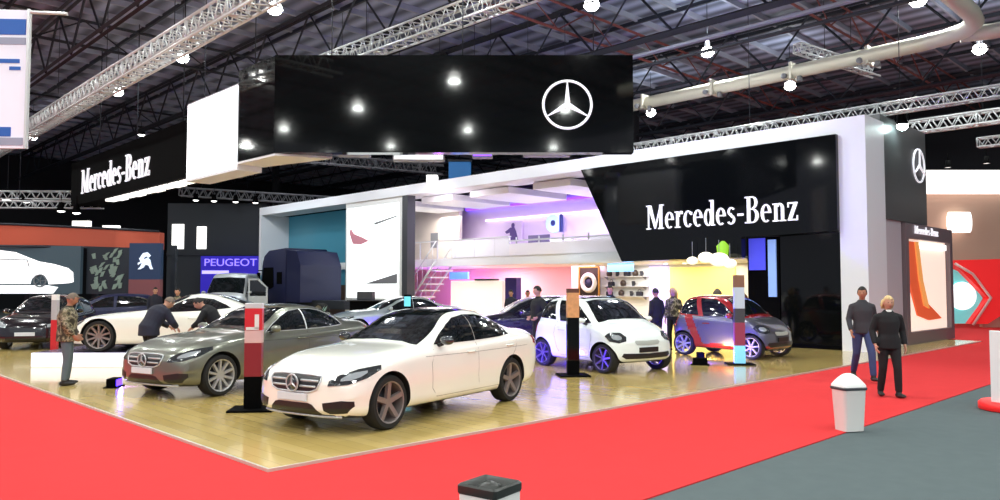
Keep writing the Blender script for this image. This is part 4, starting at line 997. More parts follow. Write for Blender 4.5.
# white rack on red base at the right edge
ra = thing('leaflet_rack', 'white patterned leaflet rack on a round red base at the right edge', 'rack', (7.5, 11.2, 0), .3)
b = MB(); b.lathe([(.001, .012), (.48, .012), (.48, .10), (.45, .13), (.001, .13)], 36, caps=False); b.done('base', M['redsign'], ra)
b = MB(); b.box(-.36, .36, -.05, .05, .13, 1.12, bev=.015); b.box(-.38, -.33, -.09, .09, .13, 1.16, bev=.01); b.box(.33, .38, -.09, .09, .13, 1.16, bev=.01); b.done('rack_panel', M['white'], ra)
for i in range(4):
    b = MB(); z_ = .25+i*.22; b.prism([(-.06, z_), (-.17, z_+.02), (-.17, z_+.1), (-.07, z_+.08)], 'x', -.33, .33); b.done('leaflet_tray', mat('tray_lilac', (176, 164, 214), .5, noise=.3, nscale=20), ra)

# ================================================================== BLACK HANGING BANNER
hb_ = thing('hanging_banner', 'huge black hanging banner box with a white star and a lit white screen side', 'banner', (-5.96, 20, 5.3))
A = Vector((-5.96, 20, 0)); B = Vector((3.52, 20, 0)); Wd = H(13.7, 6.13); We = H(17.15, 6.13)
def slab(name, p, q, z0, z1, th, m, inward, skew=0):
    b = MB((-5.96, 20, 5.3)); d = (q-p).normalized(); n = Vector(inward).normalized()*th
    b.hull8([(p.x, p.y, z0), (q.x, q.y, z0), (q.x+n.x+skew, q.y+n.y, z0), (p.x+n.x, p.y+n.y, z0)], [(p.x, p.y, z1), (q.x, q.y, z1), (q.x+n.x+skew, q.y+n.y, z1), (p.x+n.x, p.y+n.y, z1)])
    return b.done(name, m, hb_)
slab('front_panel', A, B, 5.33, 7.93, .35, M['gloss'], (0, 1, 0))
slab('side_panel', A+V*.02, Wd, 5.33, 7.93, .3, M['gloss'], V)
slab('screen_frame', Wd, We+U*.06, 5.1, 7.58, .75, M['beam_white'], V)
b = MB((-5.96, 20, 5.3)); p = Wd-V*.03; q = We-V*.03; b.hull8([(p.x, p.y, 5.17), (q.x, q.y, 5.17), (q.x+V.x*.028, q.y+V.y*.028, 5.17), (p.x+V.x*.028, p.y+V.y*.028, 5.17)], [(p.x, p.y, 7.52), (q.x, q.y, 7.52), (q.x+V.x*.028, q.y+V.y*.028, 7.52), (p.x+V.x*.028, p.y+V.y*.028, 7.52)]); b.done('lit_screen', M['screen'], hb_)
b = MB((-5.96, 20, 5.3)); p = A+V*.05; q = Wd; n = V*.8; b.hull8([(p.x, p.y, 5.26), (q.x, q.y, 5.26), (q.x+n.x, q.y+n.y, 5.26), (p.x+n.x+.8, p.y+n.y, 5.26)], [(p.x, p.y, 5.32), (q.x, q.y, 5.32), (q.x+n.x, q.y+n.y, 5.32), (p.x+n.x+.8, p.y+n.y, 5.32)]); b.done('soffit', M['beam_white'], hb_)
s_ = star_mb(.635, .05); so = s_.done('star_emblem', M['text'], hb_); so.location = (1.78+5.96, -.01, 6.60-5.3)
for x, y in [(-4.5, 20.2), (-1, 20.2), (2.5, 20.2)]+[((q+V*.5).x, (q+V*.5).y) for q in (Wd, We)]:
    b = MB((-5.96, 20, 5.3)); b.bar((x, y, 7.5), (x, y, 12.2), .015, 6); b.done('hoist_cable', M['steel'], hb_)
for i, (x, y, z_, m_, sx, lb) in enumerate(((-5.0, 26, 6.25, 'purple', 1.1, 'violet glowing light box seen under the left part of the black banner'), (-3.2, 30, 6.75, 'white', 2.0, 'pale hanging box seen under the black banner left of the blue box'),
        (-.6, 26, 6.2, 'purple', .7, 'violet glowing light box seen under the black banner right of the blue box'), (1.6, 26, 6.25, 'warm', 1.6, 'warm lit light box under the black banner near its right end'))):
    lt = thing('light_box', lb, 'light', (x, y, z_))
    b = MB(); b.box(-sx/2, sx/2, -.25, .25, 0, .22, bev=.02); b.done('box_body', M['grey'], lt)
    b = MB(); b.box(-sx/2+.04, sx/2-.04, -.27, -.25, .03, .19); b.done('light_face', M[m_] if m_ != 'warm' else mat('warm_band', (230, 190, 170), .6, emit=(230, 190, 170), es=.6), lt)
    b = MB(); b.bar((-sx*.4, 0, .2), (-sx*.4, 0, 5), .01, 5); b.bar((sx*.4, 0, .2), (sx*.4, 0, 5), .01, 5); b.done('hanging_wire', M['steel'], lt)
bx = thing('blue_sign_box', 'blue sign box showing above the white portal beam', 'sign', (-2.0, 38, 7.0))
b = MB(); b.box(-.55, .55, -.3, .3, -.1, 1.0, bev=.03); b.done('box_body', M['bluebox'], bx); b = MB(); b.box(-.6, .6, -.35, .35, 1.0, 1.1); b.done('top_rim', M['steel'], bx)
bx = thing('white_sign_box', 'small white box left of the blue sign box above the portal', 'sign', (-3.55, 38, 6.9))
b = MB(); b.box(-.1, .45, -.3, .3, 0, .45, bev=.03); b.done('box_body', M['led'], bx); b = MB(); b.box(-.12, .47, -.33, .33, .45, .5); b.done('top_rim', M['steel'], bx)

# ================================================================== LEFT SIDE SIGN BAND
lb_ = HT('hanging_sign', 'long black hanging sign box with slanting white lettering at left', 'sign', 24, 6.6, 5.2)
lb_.box('sign_box', M['black'], 18.3, 31.2, 6.6, 7.6, 5.42, 7.35)
sign_text('lettering', 'Mercedes-Benz', 1.02, 8.0, M['text'], lb_.root, (6.58-6.6, 29.5-24, 5.83-5.2), -PI/2, .05)
for a in (20, 24.5, 29):
    b = lb_.mb(); b.bar((7.1, a, 7.3), (7.1, a, 12.2), .02, 5); b.done('hoist_cable', M['steel'], lb_.root)
b = lb_.mb()
for i in range(9): b.box(6.75, 7.1, 18.6+i*.95, 19.35+i*.95, 5.32-.03*(i % 2), 5.42)
b.done('light_strip', M['led'], lb_.root)
ba = thing('hanging_banner', 'white hanging banner with blue header cut by the left edge', 'banner', (-9.4, 14, 4.35), .05); ba.scale = (1, 1, 1.09)
b = MB(); b.box(-1.2, .62, 0, .05, 0, 2.38); b.done('banner_cloth', mat('banner_white', (228, 230, 242), .7, emit=(228, 230, 242), es=.12), ba)
for x0, x1, z0, z1 in ((-1.2, .58, 1.95, 2.22), (.12, .48, 1.46, 1.53), (.3, .5, 1.34, 1.40), (.1, .36, .2, .36)):
    b = MB(); b.box(x0, x1, -.012, 0, z0, z1); b.done('blue_print', mat('banner_blue', (34, 92, 176), .6), ba)
for z0, z1 in ((1.78, 1.9), (.05, .18)):
    b = MB(); b.box(-1.2, .58, -.012, 0, z0, z1); b.done('grey_print', mat('banner_grey', (150, 156, 176), .6), ba)
b = MB(); b.bar((-1.2, .03, 2.4), (1.3, .03, 2.34), .03, 8); b.done('top_bar', M['alu'], ba)
b = MB(); b.box(.60, .64, -.02, .07, 0, 2.4); b.done('side_bar', M['alu'], ba)

# neighbouring stand with orange fascia, screen, lion sign
oc = thing('curved_canopy', 'curved orange fascia of the neighbouring stand at left', 'canopy', (-17, 32, 3.3))
pts = [(-26+i*.8, 31.4+.0009*i**3*.6+.02*i) for i in range(15)]
b = MB((-17, 32, 3.3)); prev = None
for (x0, y0), (x1, y1) in zip(pts, pts[1:]):
    z0 = 4.38-.035*max(0, x0+21); z1 = 4.38-.035*max(0, x1+21); w0 = 3.52-.02*max(0, x0+19); w1 = 3.52-.02*max(0, x1+19)
    b.hull8([(x0, y0, w0), (x1, y1, w1), (x1, y1+.5, w1), (x0, y0+.5, w0)], [(x0, y0, z0), (x1, y1, z1), (x1, y1+.5, z1), (x0, y0+.5, z0)])
b.done('fascia', M['orange'], oc)
b = MB((-17, 32, 3.3)); b.path([(x, y-.03, 4.42-.035*max(0, x+21)) for x, y in pts], .05, 6); b.path([(x, y-.03, 3.48-.02*max(0, x+19)) for x, y in pts], .06, 6); b.done('fascia_rim', M['steel'], oc)
for x0, x1, z0, z1 in ((-18.3, -17.55, 4.28, 4.62), (-17.0, -16.3, 4.22, 4.42)):
    b = MB((-17, 32, 3.3)); b.box(x0, x1, 32.6, 32.8, z0, z1, bev=.02); b.done('lamp_box', M['led'], oc)
for i, a in enumerate((-20.5, -17.6, -14.2)):
    b = MB((-17, 32, 3.3)); b.box(a-.1, a+.1, 33.2, 33.4, 0, 3.6); b.done('canopy_post', M['steel'], oc)
sc = thing('video_wall', 'large video wall showing a long white car in profile', 'screen', (-19.5, 31.9, 1.5))
b = MB(); b.box(-3.5, 2.0, 0, .2, 0, 2.0); b.done('display_back', mat('vw_dark', (58, 74, 82), .3, emit=(58, 74, 82), es=.4), sc)
b = MB(); b.prism([(-3.5, .02), (.9, .02), (1.1, .28), (.7, .36), (-3.5, .36)], 'y', -.02, 0); b.done('displayed_floor', glow('vw_white', (240, 244, 244), .9), sc)
b = MB(); car_o = [(-3.5, .42), (-.05, .42), (0, .62), (.15, .78), (.35, .83), (.55, .76), (.68, .56), (.72, .40), (1.55, .45), (1.75, .5), (1.72, .9), (1.5, 1.08), (.9, 1.25), (.3, 1.35), (-.1, 1.5), (-.7, 1.74), (-1.6, 1.86), (-3.5, 1.88)]
b.prism(car_o, 'y', -.04, -.02); b.done('displayed_car', glow('vw_car', (250, 250, 250), 1.0), sc)
b = MB(); b.ring((.36, -.045, .55), .25, .03, 'y', 24); b.bar((-3.5, -.045, 1.5), (-.2, -.045, 1.42), .02, 5); b.bar((-3.5, -.045, 1.0), (.1, -.045, 1.0), .012, 5); b.bar((-.2, -.045, 1.42), (-.1, -.045, 1.1), .02, 5)
for q in range(5): a = q*2*PI/5; b.bar((.36, -.045, .55), (.36+.22*math.cos(a), -.045, .55+.22*math.sin(a)), .018, 5)
b.done('displayed_outline', mat('vw_line', (120, 128, 134), .6), sc)
mo = thing('mosaic_screen', 'dark screen wall with pale green streaks beside the video wall', 'screen', (-16.3, 32.2, 1.5))
b = MB(); b.box(-1.1, 1.0, 0, .2, 0, 1.95); b.done('display_back', mat('mos_dark', (34, 42, 50), .3), mo)
b = MB()
for i in range(40):
    x = random.uniform(-.9, .45); z_ = random.uniform(.1, 1.7); a = random.uniform(-.5, .5); b.prism([(x, z_), (x+.12, z_+.02), (x+.16+a*.3, z_+.25), (x+a*.3, z_+.2)], 'y', -.02-.0005*i, 0)
b.done('green_streak', mat('mos_green', (120, 138, 126), .5, emit=(120, 138, 126), es=.15), mo)
ln = thing('lion_sign', 'dark blue sign panel with a silver lion emblem', 'sign', (-14.6, 31.5, 1.4))
b = MB(); b.box(-.68, .62, 0, .25, .7, 2.2); b.done('sign_panel', M['lionblue'], ln)
b = MB(); b.box(-.68, .62, 0, .25, 0, .7); b.done('lower_panel', mat('lion_red', (120, 66, 70), .6), ln)
b = MB()
for q in ([(-.25, 1.55), (-.1, 1.78), (.08, 1.82), (.22, 1.68), (.14, 1.6), (.02, 1.66), (-.08, 1.56), (.0, 1.46), (-.05, 1.4), (-.18, 1.44)], [(-.1, 1.5), (.1, 1.6), (.2, 1.5), (.26, 1.25), (.32, 1.12), (.22, 1.12), (.14, 1.28), (.04, 1.3)],
          [(-.12, 1.42), (.02, 1.34), (-.06, 1.2), (-.2, 1.12), (-.3, 1.12), (-.2, 1.22)], [(-.3, 1.38), (-.14, 1.46), (-.14, 1.4), (-.3, 1.3)]):
    b.prism(q, 'y', -.05, 0)
b.done('lion_emblem', glow('lion_silver', (214, 226, 240), .7), ln)
pg = thing('neighbour_sign', 'violet lit sign wall with capital letters far behind', 'sign', (-16.3, 46, 2.2))
b = MB(); b.box(-1.7, 2.0, 0, .3, -.9, 1.45); b.done('sign_panel', mat('sign_violet', (34, 22, 130), .5, emit=(40, 24, 190), es=.6), pg)
font_text('lettering', 'PEUGEOT', .62, glow('let_violet', (150, 130, 255), 1.0), pg, (-1.5, -.05, .86), 0, .04, 1.18)
b = MB(); b.box(-1.6, .0, -.05, 0, .38, .58); b.done('light_bar', glow('bar_violet', (170, 160, 255), 1.4), pg)
dk = thing('dark_stand_wall', 'dark stand wall with two white lit panels left of the portal', 'stand', (-17.5, 47.5, 0))
b = MB(); b.box(-3.2, 3.0, 0, .5, 0, 7.0); b.done('wall_panel', mat('stand_dark', (38, 44, 52), .7), dk)
for x0, x1, z0, z1 in ((-2.9, -2.15, 4.15, 5.7), (-1.35, -.75, 4.15, 5.55)):
    b = MB(); b.box(x0, x1, -.06, 0, z0, z1, bev=.01); b.done('lit_panel', M['led'], dk)
b = MB(); b.box(-3.2, 3, -.08, 0, 3.75, 3.9); b.done('wall_ledge', M['steel'], dk)
# small stage spots on left trusses
spots = [(-25.9, 40, 6.35, 'leftmost spotlight under the truss over the orange fascia', .26), (-24.9, 40, 6.3, 'bright spotlight second from left over the orange fascia', .3), (-19.75, 34.3, 5.2, 'spotlight over the orange fascia just left of the slanting lettering', .2), (-18.67, 33.6, 5.05, 'spotlight over the orange fascia right under the slanting lettering', .2),
 (-18.6, 44, 10.4, 'spotlight glowing left of the lit white screen, the right one of two', .28), (-20.8, 44, 10.6, 'spotlight glowing left of the lit white screen, the left one of two', .24), (-18.3, 45.8, 7.0, 'first spotlight from the left on the dark truss beside the portal', .2), (-17.2, 45.8, 6.95, 'second spotlight from the left on the dark truss beside the portal', .2),
 (-15.9, 45.8, 6.9, 'third spotlight from the left on the dark truss beside the portal', .2), (-14.7, 45.8, 6.85, 'fourth spotlight from the left on the dark truss beside the portal', .2)]
for x, y, z_, l_, r_ in spots:
    s__ = thing('stage_spotlight', l_, 'spotlight', (x, y, z_), group='small spotlights at left')
    b = MB(); b.lathe([(r_*.5, .4), (r_*.7, .2), (r_, 0), (r_*.9, 0), (r_*.5, .2)], 14); b.done('housing', M['black'], s__)
    b = MB(); b.ball((0, 0, .02), r_*.85, sub=2, scale=(1, 1, .5)); b.done('lens', mat('led_white2', (255, 255, 255), .5, emit=(255, 255, 250), es=4), s__)
    b = MB(); b.bar((0, 0, .38), (0, 0, .75), .015, 5); b.done('clamp', M['black'], s__)

# ================================================================== CARS
P4 = .04
wc, _ = build_car('white_sedan', 'white sedan with dark windows in front on the wooden platform', dict(SEDAN, mirrorm='lampd'), M['wpaint'], (-1.235, 11.22, P4), math.radians(237), rim=M['rimd'])
build_car('grey_sedan', 'olive grey sedan behind the red information pillar at left', dict(SEDAN, trim='chrome', roofglass=None, spokes=10, style='single'), M['gpaint'], (-4.42, 14.13, P4), math.radians(239))
build_car('white_coupe', 'low white sports coupe standing on the white display plinth', COUPE, M['wpaint'], (-7.55, 17.9, .36), math.radians(184), rim=M['rimd'])
_ = build_car('white_city_car', 'small white city car with blue-lit wheels beside the black pillar', dict(SMART, roofglass=(1.3, 2.15, .5)), M['spaint'], (2.20, 16.84, P4), math.radians(-55), rim=mat('rim_blue_lit', (110, 96, 150), .3, .6))  # blue light on the wheels painted into the rim colour
_[0].scale = (1.06, 1.06, 1.0)
wc.scale = (.985, .985, 1)
def smart_two(s, y, z):
    if z > 1.45: return False
    if z < .34: return .8 < s < 1.8 and False
    return not (1.72 < s-(z-.3)*.42 < 1.95 or (z > 1.03 and s > 1.2) or (z > 1.0 and s < 1.2))
build_car('red_grey_city_car', 'small grey city car with red rear frame and roof at right', SMART, M['redp'], (5.95, 19.7, P4), math.radians(-46), paint2=M['bluegrey'], two=smart_two)
build_car('dark_hatchback', 'black hatchback with a blue glow on its flank behind the white sedan', HATCH, M['dark'], (1.0, 22.7, P4), math.radians(192))
build_car('silver_car', 'silver car with a black roof seen over the white sedan', dict(SEDAN, roofglass=(2.2, 3.6, .54)), M['silver'], (-3.6, 26.6, P4), math.radians(205))
build_car('dark_maroon_car', 'dark maroon hatchback facing forward at the left edge', HATCH, M['dark'], (-13.6, 23.2, P4), math.radians(284))
build_car('blue_estate', 'dark blue hatchback behind the man in the camouflage jacket', HATCH, M['navy'], (-14.6, 28.5, P4), math.radians(200))
vn, _ = build_car('panel_van', 'pale silver panel van with an open door behind the white coupe', VAN, M['vanp'], (-13.3, 38.6, P4), math.radians(274))
b = MB(); xd = 5.9/2-1.3
b.box(xd-.04, xd+.04, 1.02, 1.95, .5, 1.32, bev=.02); b.box(xd-.04, xd+.04, 1.02, 1.10, 1.32, 2.1); b.box(xd-.04, xd+.04, 1.87, 1.95, 1.32, 1.75); b.hull8([(xd-.04, 1.87, 1.72), (xd+.04, 1.87, 1.72), (xd+.04, 1.95, 1.72), (xd-.04, 1.95, 1.72)], [(xd-.04, 1.42, 2.12), (xd+.04, 1.42, 2.12), (xd+.04, 1.52, 2.16), (xd-.04, 1.52, 2.16)]); b.box(xd-.04, xd+.04, 1.02, 1.5, 2.08, 2.16)
dr = b.done('door', M['vanp'], vn)
b = MB(); b.hull8([(xd-.01, 1.08, 1.32), (xd-.01, 1.9, 1.32), (xd-.01, 1.9, 1.73), (xd-.01, 1.46, 2.1), (xd-.01, 1.08, 2.1)], [(xd+.01, 1.08, 1.32), (xd+.01, 1.9, 1.32), (xd+.01, 1.9, 1.73), (xd+.01, 1.46, 2.1), (xd+.01, 1.08, 2.1)]); b.done('window_pane', M['glass'], dr)
# truck cab
tk = thing('truck', 'dark navy truck cab in front of the teal wall', 'truck', H(28.7, 16.6, P4), ANG+PI/2)
b = MB(); b.prism([(1.55, .9), (1.7, 1.4), (1.6, 2.0), (1.5, 2.9), (1.3, 3.35), (.8, 3.62), (-.9, 3.7), (-.9, .9)], 'y', -1.2, 1.2); bmesh.ops.bevel(b.bm, geom=b.bm.edges[:], offset=.05, segments=2, affect='EDGES', profile=.5); b.done('cab', M['navy'], tk, 40)
b = MB(); b.hull8([(1.68, -1.05, 1.8), (1.68, 1.05, 1.8), (1.50, 1.05, 1.8), (1.50, -1.05, 1.8)], [(1.55, -1.0, 2.8), (1.55, 1.0, 2.8), (1.40, 1.0, 2.8), (1.40, -1.0, 2.8)]); b.done('windshield', M['glass'], tk)
for sg_ in (1, -1):
    b = MB(); b.prism([(1.5, 1.7), (1.3, 2.75), (.3, 2.75), (.25, 1.75), (.8, 1.6)], 'y', sg_*1.19, sg_*1.225); b.done('side_window', M['black'], tk)
    b = MB(); b.prism([(-.1, 1.9), (-.1, 2.5), (-.6, 2.5), (-.6, 1.9)], 'y', sg_*1.19, sg_*1.225); b.done('rear_window', M['black'], tk)
    b = MB(); b.box(1.55, 1.66, sg_*1.25, sg_*1.42, 2.0, 2.5, bev=.03); b.bar((1.4, sg_*1.15, 2.6), (1.6, sg_*1.38, 2.6), .03, 6); b.done('side_mirror', M['black'], tk)
    b = MB(); b.box(1.6, 1.74, sg_*.7, sg_*1.1, .75, 1.0, bev=.03); b.done('headlight', M['lampg'], tk)
b = MB(); b.box(1.2, 1.72, -1.22, 1.22, .35, .95, bev=.06); b.done('bumper', M['navy'], tk)
b = MB(); b.box(1.66, 1.74, -.8, .8, 1.05, 1.6, bev=.02)
for i in range(4): b.box(1.74, 1.77, -.75, .75, 1.1+i*.12, 1.15+i*.12)
b.done('grille', M['blackpl'], tk)
b = MB(); b.box(-5.2, 1.2, -.5, .5, .7, .95); b.box(-5.1, -.9, -.5, .5, .95, 1.1); b.done('chassis', M['steel'], tk)
b = MB(); b.prism([(-.95, 1.0), (-.95, 3.6), (-1.9, 3.5), (-2.3, 2.8), (-2.3, 1.0)], 'y', -1.15, 1.15); b.done('fairing', M['navy'], tk)
b = MB(); b.box(1.3, 1.6, -1.1, 1.1, 2.95, 3.15, bev=.03); b.done('sun_visor', M['navy'], tk)
ty, rm, d_ = wheel_mesh(.5, .35, 8, 'single'); w0 = ty.done('wheel', M['tyre'], tk); r0 = rm.done('rim', M['rim'], w0); d_.bm.free()
for i, (x, y) in enumerate(((.6, 1.0), (.6, -1.0), (-4.0, 1.0), (-4.0, -1.0))):
    w = w0 if i == 0 else w0.copy()
    if i: COL.objects.link(w); w.parent = tk; q = r0.copy(); COL.objects.link(q); q.parent = w
    w.location = (x, y, .5)
# plinth under the coupe
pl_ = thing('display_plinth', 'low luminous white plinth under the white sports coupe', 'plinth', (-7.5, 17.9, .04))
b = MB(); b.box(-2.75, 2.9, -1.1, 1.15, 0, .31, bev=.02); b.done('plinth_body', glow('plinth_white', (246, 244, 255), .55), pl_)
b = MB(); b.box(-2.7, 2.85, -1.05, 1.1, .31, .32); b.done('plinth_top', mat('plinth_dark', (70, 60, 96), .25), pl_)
# ================================================================== PILLARS, BINS, SMALL THINGS
def pillar(label, x, y, h, rz, cols, w=.2, d=.12, tilt=0):
    r = thing('information_pillar', label, 'pillar', (x, y, .04), rz)
    b = MB(); b.box(-w*1.3, w*1.3, -d*1.9, d*1.9, 0, .03, bev=.008); b.done('base_plate', M['black'], r)
    z = .03
    for i, (f, c, nm) in enumerate(cols):
        z1 = .03+(h-.03)*f; b = MB(); b.box(-w/2, w/2, -d/2, d/2, z, z1, bev=.006); b.done(nm, c, r); z = z1
    return r
redw = mat('pillar_red', (196, 36, 46), .35); redd = mat('pillar_dark_red', (128, 32, 40), .35)
p1 = pillar('red and white information pillar standing before the grey sedan', -3.52, 11.0, 1.52, .1, [(.30, M['black'], 'lower_panel'), (.62, redd, 'middle_panel'), (.74, mat('pillar_pale', (206, 170, 168), .4), 'pale_panel'), (.95, redw, 'picture_panel'), (1, M['alu'], 'cap')], .24, .14)
b = MB(); b.box(.02, .08, -.078, -.071, 1.15, 1.36); b.box(-.1, .08, -.078, -.071, 1.14, 1.18); b.done('white_print', M['shirt'], p1)
p2 = pillar('black information pillar with an orange picture beside the white city car', 1.44, 15.2, 1.72, .1, [(.16, M['black'], 'foot_block'), (.66, M['gloss'], 'lower_panel'), (.95, mat('pillar_orange', (206, 150, 104), .4, noise=.35, nscale=14), 'picture_panel'), (1, mat('cap_brown', (90, 52, 42), .5), 'cap')], .235, .15)
p3 = pillar('information pillar with white top and red lower half before the red and grey car', 5.42, 17.4, 2.02, -.1, [(.2, glow('pillar_cyan', (120, 190, 220), .7), 'lower_glow'), (.46, mat('pillar_rose', (150, 60, 84), .35), 'middle_panel'), (.62, M['dgrey'], 'dark_panel'), (.86, mat('pillar_paleblue', (190, 206, 222), .4), 'picture_panel'), (1, mat('pillar_brown', (128, 92, 72), .5), 'cap')], .235, .14)
p4 = pillar('red and white pillar between the maroon hatchback and the man', -12.0, 20.7, 1.55, 0, [(.55, redw, 'lower_panel'), (.9, mat('pillar_grey', (170, 170, 176), .4), 'picture_panel'), (1, M['white'], 'cap')], .16, .12)
tb = thing('tablet_stand', 'slim stand with a small glowing tablet above the white sedan', 'stand', (-2.45, 20.3, .04))
b = MB(); b.lathe([(.001, 0), (.18, 0), (.17, .02), (.001, .03)], 20, caps=False); b.done('base', M['black'], tb)
b = MB(); b.bar((0, 0, .02), (0, 0, 1.2), .02, 8); b.done('pole', M['steel'], tb)
b = MB(); b.box(-.1, .1, -.02, .02, 1.2, 1.55, bev=.01); s0 = b.done('tablet', M['black'], tb)
b = MB(); b.box(-.085, .085, -.026, -.02, 1.24, 1.5); b.done('display', glow('tablet_cyan', (90, 180, 200), .9), s0)
# pedal bin with domed swing lid
bn = thing('swing_lid_bin', 'white litter bin with domed white lid standing on the red carpet edge', 'bin', (4.35, 9.62, .012), .25); bn.scale = (.8, .8, 1)
b = MB()
def rrect(w, d, r, n=5):
    out = []
    for cx, cy, a0 in ((w-r, d-r, 0), (-w+r, d-r, 90), (-w+r, -d+r, 180), (w-r, -d+r, 270)):
        for i in range(n+1): a = math.radians(a0+90*i/n); out.append((cx+r*math.cos(a), cy+r*math.sin(a)))
    return out
def loftrr(b, secs, cap0=True, cap1=True):
    rings = [[b.vt((x, y, z)) for x, y in rrect(w, d, r)] for w, d, r, z in secs]; n = len(rings[0])
    for A_, B_ in zip(rings, rings[1:]):
        for k in range(n): f = b.bm.faces.new([A_[k], A_[(k+1) % n], B_[(k+1) % n], B_[k]]); f.smooth = True
    if cap0: b.bm.faces.new(rings[0][::-1])
    if cap1: b.bm.faces.new(rings[-1])
loftrr(b, [(.17, .14, .05, 0), (.172, .142, .05, .01), (.205, .17, .06, .50), (.21, .175, .06, .51)]); b.done('bin_body', mat('bin_white', (228, 226, 222), .4), bn, 40)
b = MB(); loftrr(b, [(.216, .18, .06, .505), (.222, .186, .06, .515), (.222, .186, .06, .53), (.212, .176, .06, .54)]); b.done('bin_rim', M['dgrey'], bn, 40)
b = MB(); loftrr(b, [(.212, .176, .06, .535), (.212, .176, .06, .56), (.18, .15, .06, .60), (.125, .115, .05, .65), (.07, .07, .04, .69), (.03, .025, .02, .702)]); b.done('swing_lid', mat('bin_lid', (242, 242, 240), .35), bn, 40)
# front bin, black rim
bn = thing('open_bin', 'white square bin with black recessed top at the bottom edge', 'bin', (-.055, 4.2, .012), .95); bn.scale = (.74, .74, 1)
b = MB(); loftrr(b, [(.15, .15, .02, 0), (.152, .152, .02, .01), (.165, .165, .02, .68)]); b.done('bin_body', mat('bin_white', (228, 226, 222), .4), bn, 40)
b = MB(); loftrr(b, [(.168, .168, .02, .67), (.175, .175, .025, .68), (.175, .175, .025, .715), (.16, .16, .02, .725), (.13, .13, .02, .70), (.11, .11, .02, .66)]); b.done('black_top', mat('bin_top', (42, 44, 42), .35), bn, 40)
b = MB(); b.lathe([(.001, .66), (.085, .66), (.095, .70), (.03, .725), (.001, .73)], 24, caps=False); b.done('lid_knob', mat('bin_top', (42, 44, 42), .35), bn)
ct = thing('reception_counter', 'long black counter before the lit white panel', 'counter', (-4.55, 33, .04), -.2)
b = MB(); b.box(-1.9, 1.6, -.35, .35, 0, 1.15, bev=.02); b.done('counter_body', M['black'], ct); b = MB(); b.box(-2.0, 1.7, -.42, .42, 1.15, 1.2, bev=.01); b.done('counter_top', M['dgrey'], ct)
b = MB(); b.box(-1.6, -.9, -.3, .1, 1.2, 1.55, bev=.03); b.done('raised_desk', M['dgrey'], ct)
pt = thing('potted_plant', 'small pale potted plant beside the truck', 'plant', (-7.1, 30, .04))
b = MB(); b.lathe([(.15, 0), (.2, .4), (.22, .42), (.18, .42), (.14, .38)], 20); b.done('pot', M['white'], pt)
b = MB()
for i in range(40):
    a = random.uniform(0, 2*PI); e = random.uniform(.3, 1.2); l_ = random.uniform(.3, .8); d_ = Vector((math.cos(a)*math.cos(e), math.sin(a)*math.cos(e), math.sin(e))); q = Vector((0, 0, .4)); s_ = d_.cross(Vector((0, 0, 1))).normalized()*.04
    m_ = q+d_*l_*.6; t_ = q+d_*l_+Vector((0, 0, -.1)); b.hull8([q, m_-s_, t_, m_+s_], [p_+Vector((0, 0, .01)) for p_ in (q, m_-s_, t_, m_+s_)])
b.done('leaves', mat('leaf_pale', (150, 186, 170), .6), pt)
fl = [((2.9, 14.6), 'rectangular blue light box lying on the platform before the white city car', 'blue', .5), ((5.35, 18.9), 'warm light box lying on the platform under the red and grey car', 'warm', .35)]

# ================================================================== PEOPLE
walk = dict(hpL=(.02, .09, .90), knL=(.20, .10, .50), anL=(.24, .11, .09), knR=(-.05, -.10, .49), anR=(-.28, -.11, .13), toeR=(1, -.1, -.35), elL=(-.10, .24, 1.12), wrL=(.02, .26, .88), elR=(.02, -.24, 1.12), wrR=(.18, -.24, .90))
stroll = dict(hpL=(.0, .09, .90), knL=(.10, .10, .49), anL=(.10, .11, .09), knR=(.0, -.10, .49), anR=(-.12, -.11, .09), elL=(-.08, .25, 1.12), wrL=(.0, .26, .87), elR=(-.04, -.25, 1.12), wrR=(.08, -.24, .88))
hands_front = dict(elL=(-.02, .24, 1.14), wrL=(.22, .12, 1.08), elR=(-.02, -.24, 1.14), wrR=(.22, -.10, 1.06))
lean = dict(hip=(-.12, 0, .92), waist=(-.02, 0, 1.04), chest=(.16, 0, 1.17), neck=(.34, 0, 1.27), head=(.46, 0, 1.32), look=(.75, 0, -.65), shL=(.28, .19, 1.22), shR=(.28, -.19, 1.22), elL=(.36, .24, .98), wrL=(.46, .18, .80), elR=(.34, -.25, .98), wrR=(.44, -.18, .80), hpL=(-.12, .09, .90), hpR=(-.12, -.09, .90))
lean2 = dict(hip=(-.06, 0, .93), waist=(0, 0, 1.06), chest=(.10, 0, 1.23), neck=(.22, 0, 1.37), head=(.33, 0, 1.44), look=(.8, 0, -.6), shL=(.16, .17, 1.30), shR=(.16, -.17, 1.30), elL=(.28, .25, 1.06), wrL=(.42, .14, .96), elR=(.28, -.25, 1.06), wrR=(.42, -.14, .96), hpL=(-.06, .09, .90), hpR=(-.06, -.09, .90))
person('man in a camouflage jacket and grey jeans standing by the white plinth', (-7.75, 13.75, .04), math.radians(20), 1.66, dict(head=(.07, 0, 1.585), look=(1, 0, -.35), neck=(.02, 0, 1.45), elL=(.0, .26, 1.12), wrL=(.14, .2, .92), elR=(.0, -.26, 1.12), wrR=(.14, -.2, .92)), 'camo', 'jeansg', 'skin2', 'hairg', coatlen=.12, bulk=1.3)
person('man in a dark grey jacket bending over the front of the grey sedan', (-6.75, 14.9, .04), math.radians(50), 1.72, lean2, 'coatn', 'coatb', 'skin', 'hairg', coatlen=.12, bulk=1.35)
person('man in a black jacket leaning in from the far side of the grey sedan', (-5.75, 15.5, .04), math.radians(190), 1.70, lean2, 'coatb', 'coatb', 'skin', 'hairb', coatlen=.04, bulk=1.15)
person('man in a charcoal jacket and blue jeans walking on the red carpet', (6.87, 14.55, .04), math.radians(258), 1.76, dict(walk, look=(1, -.3, -.05)), 'coatg', 'jeans', 'skin2', 'hairb', coatlen=.08)
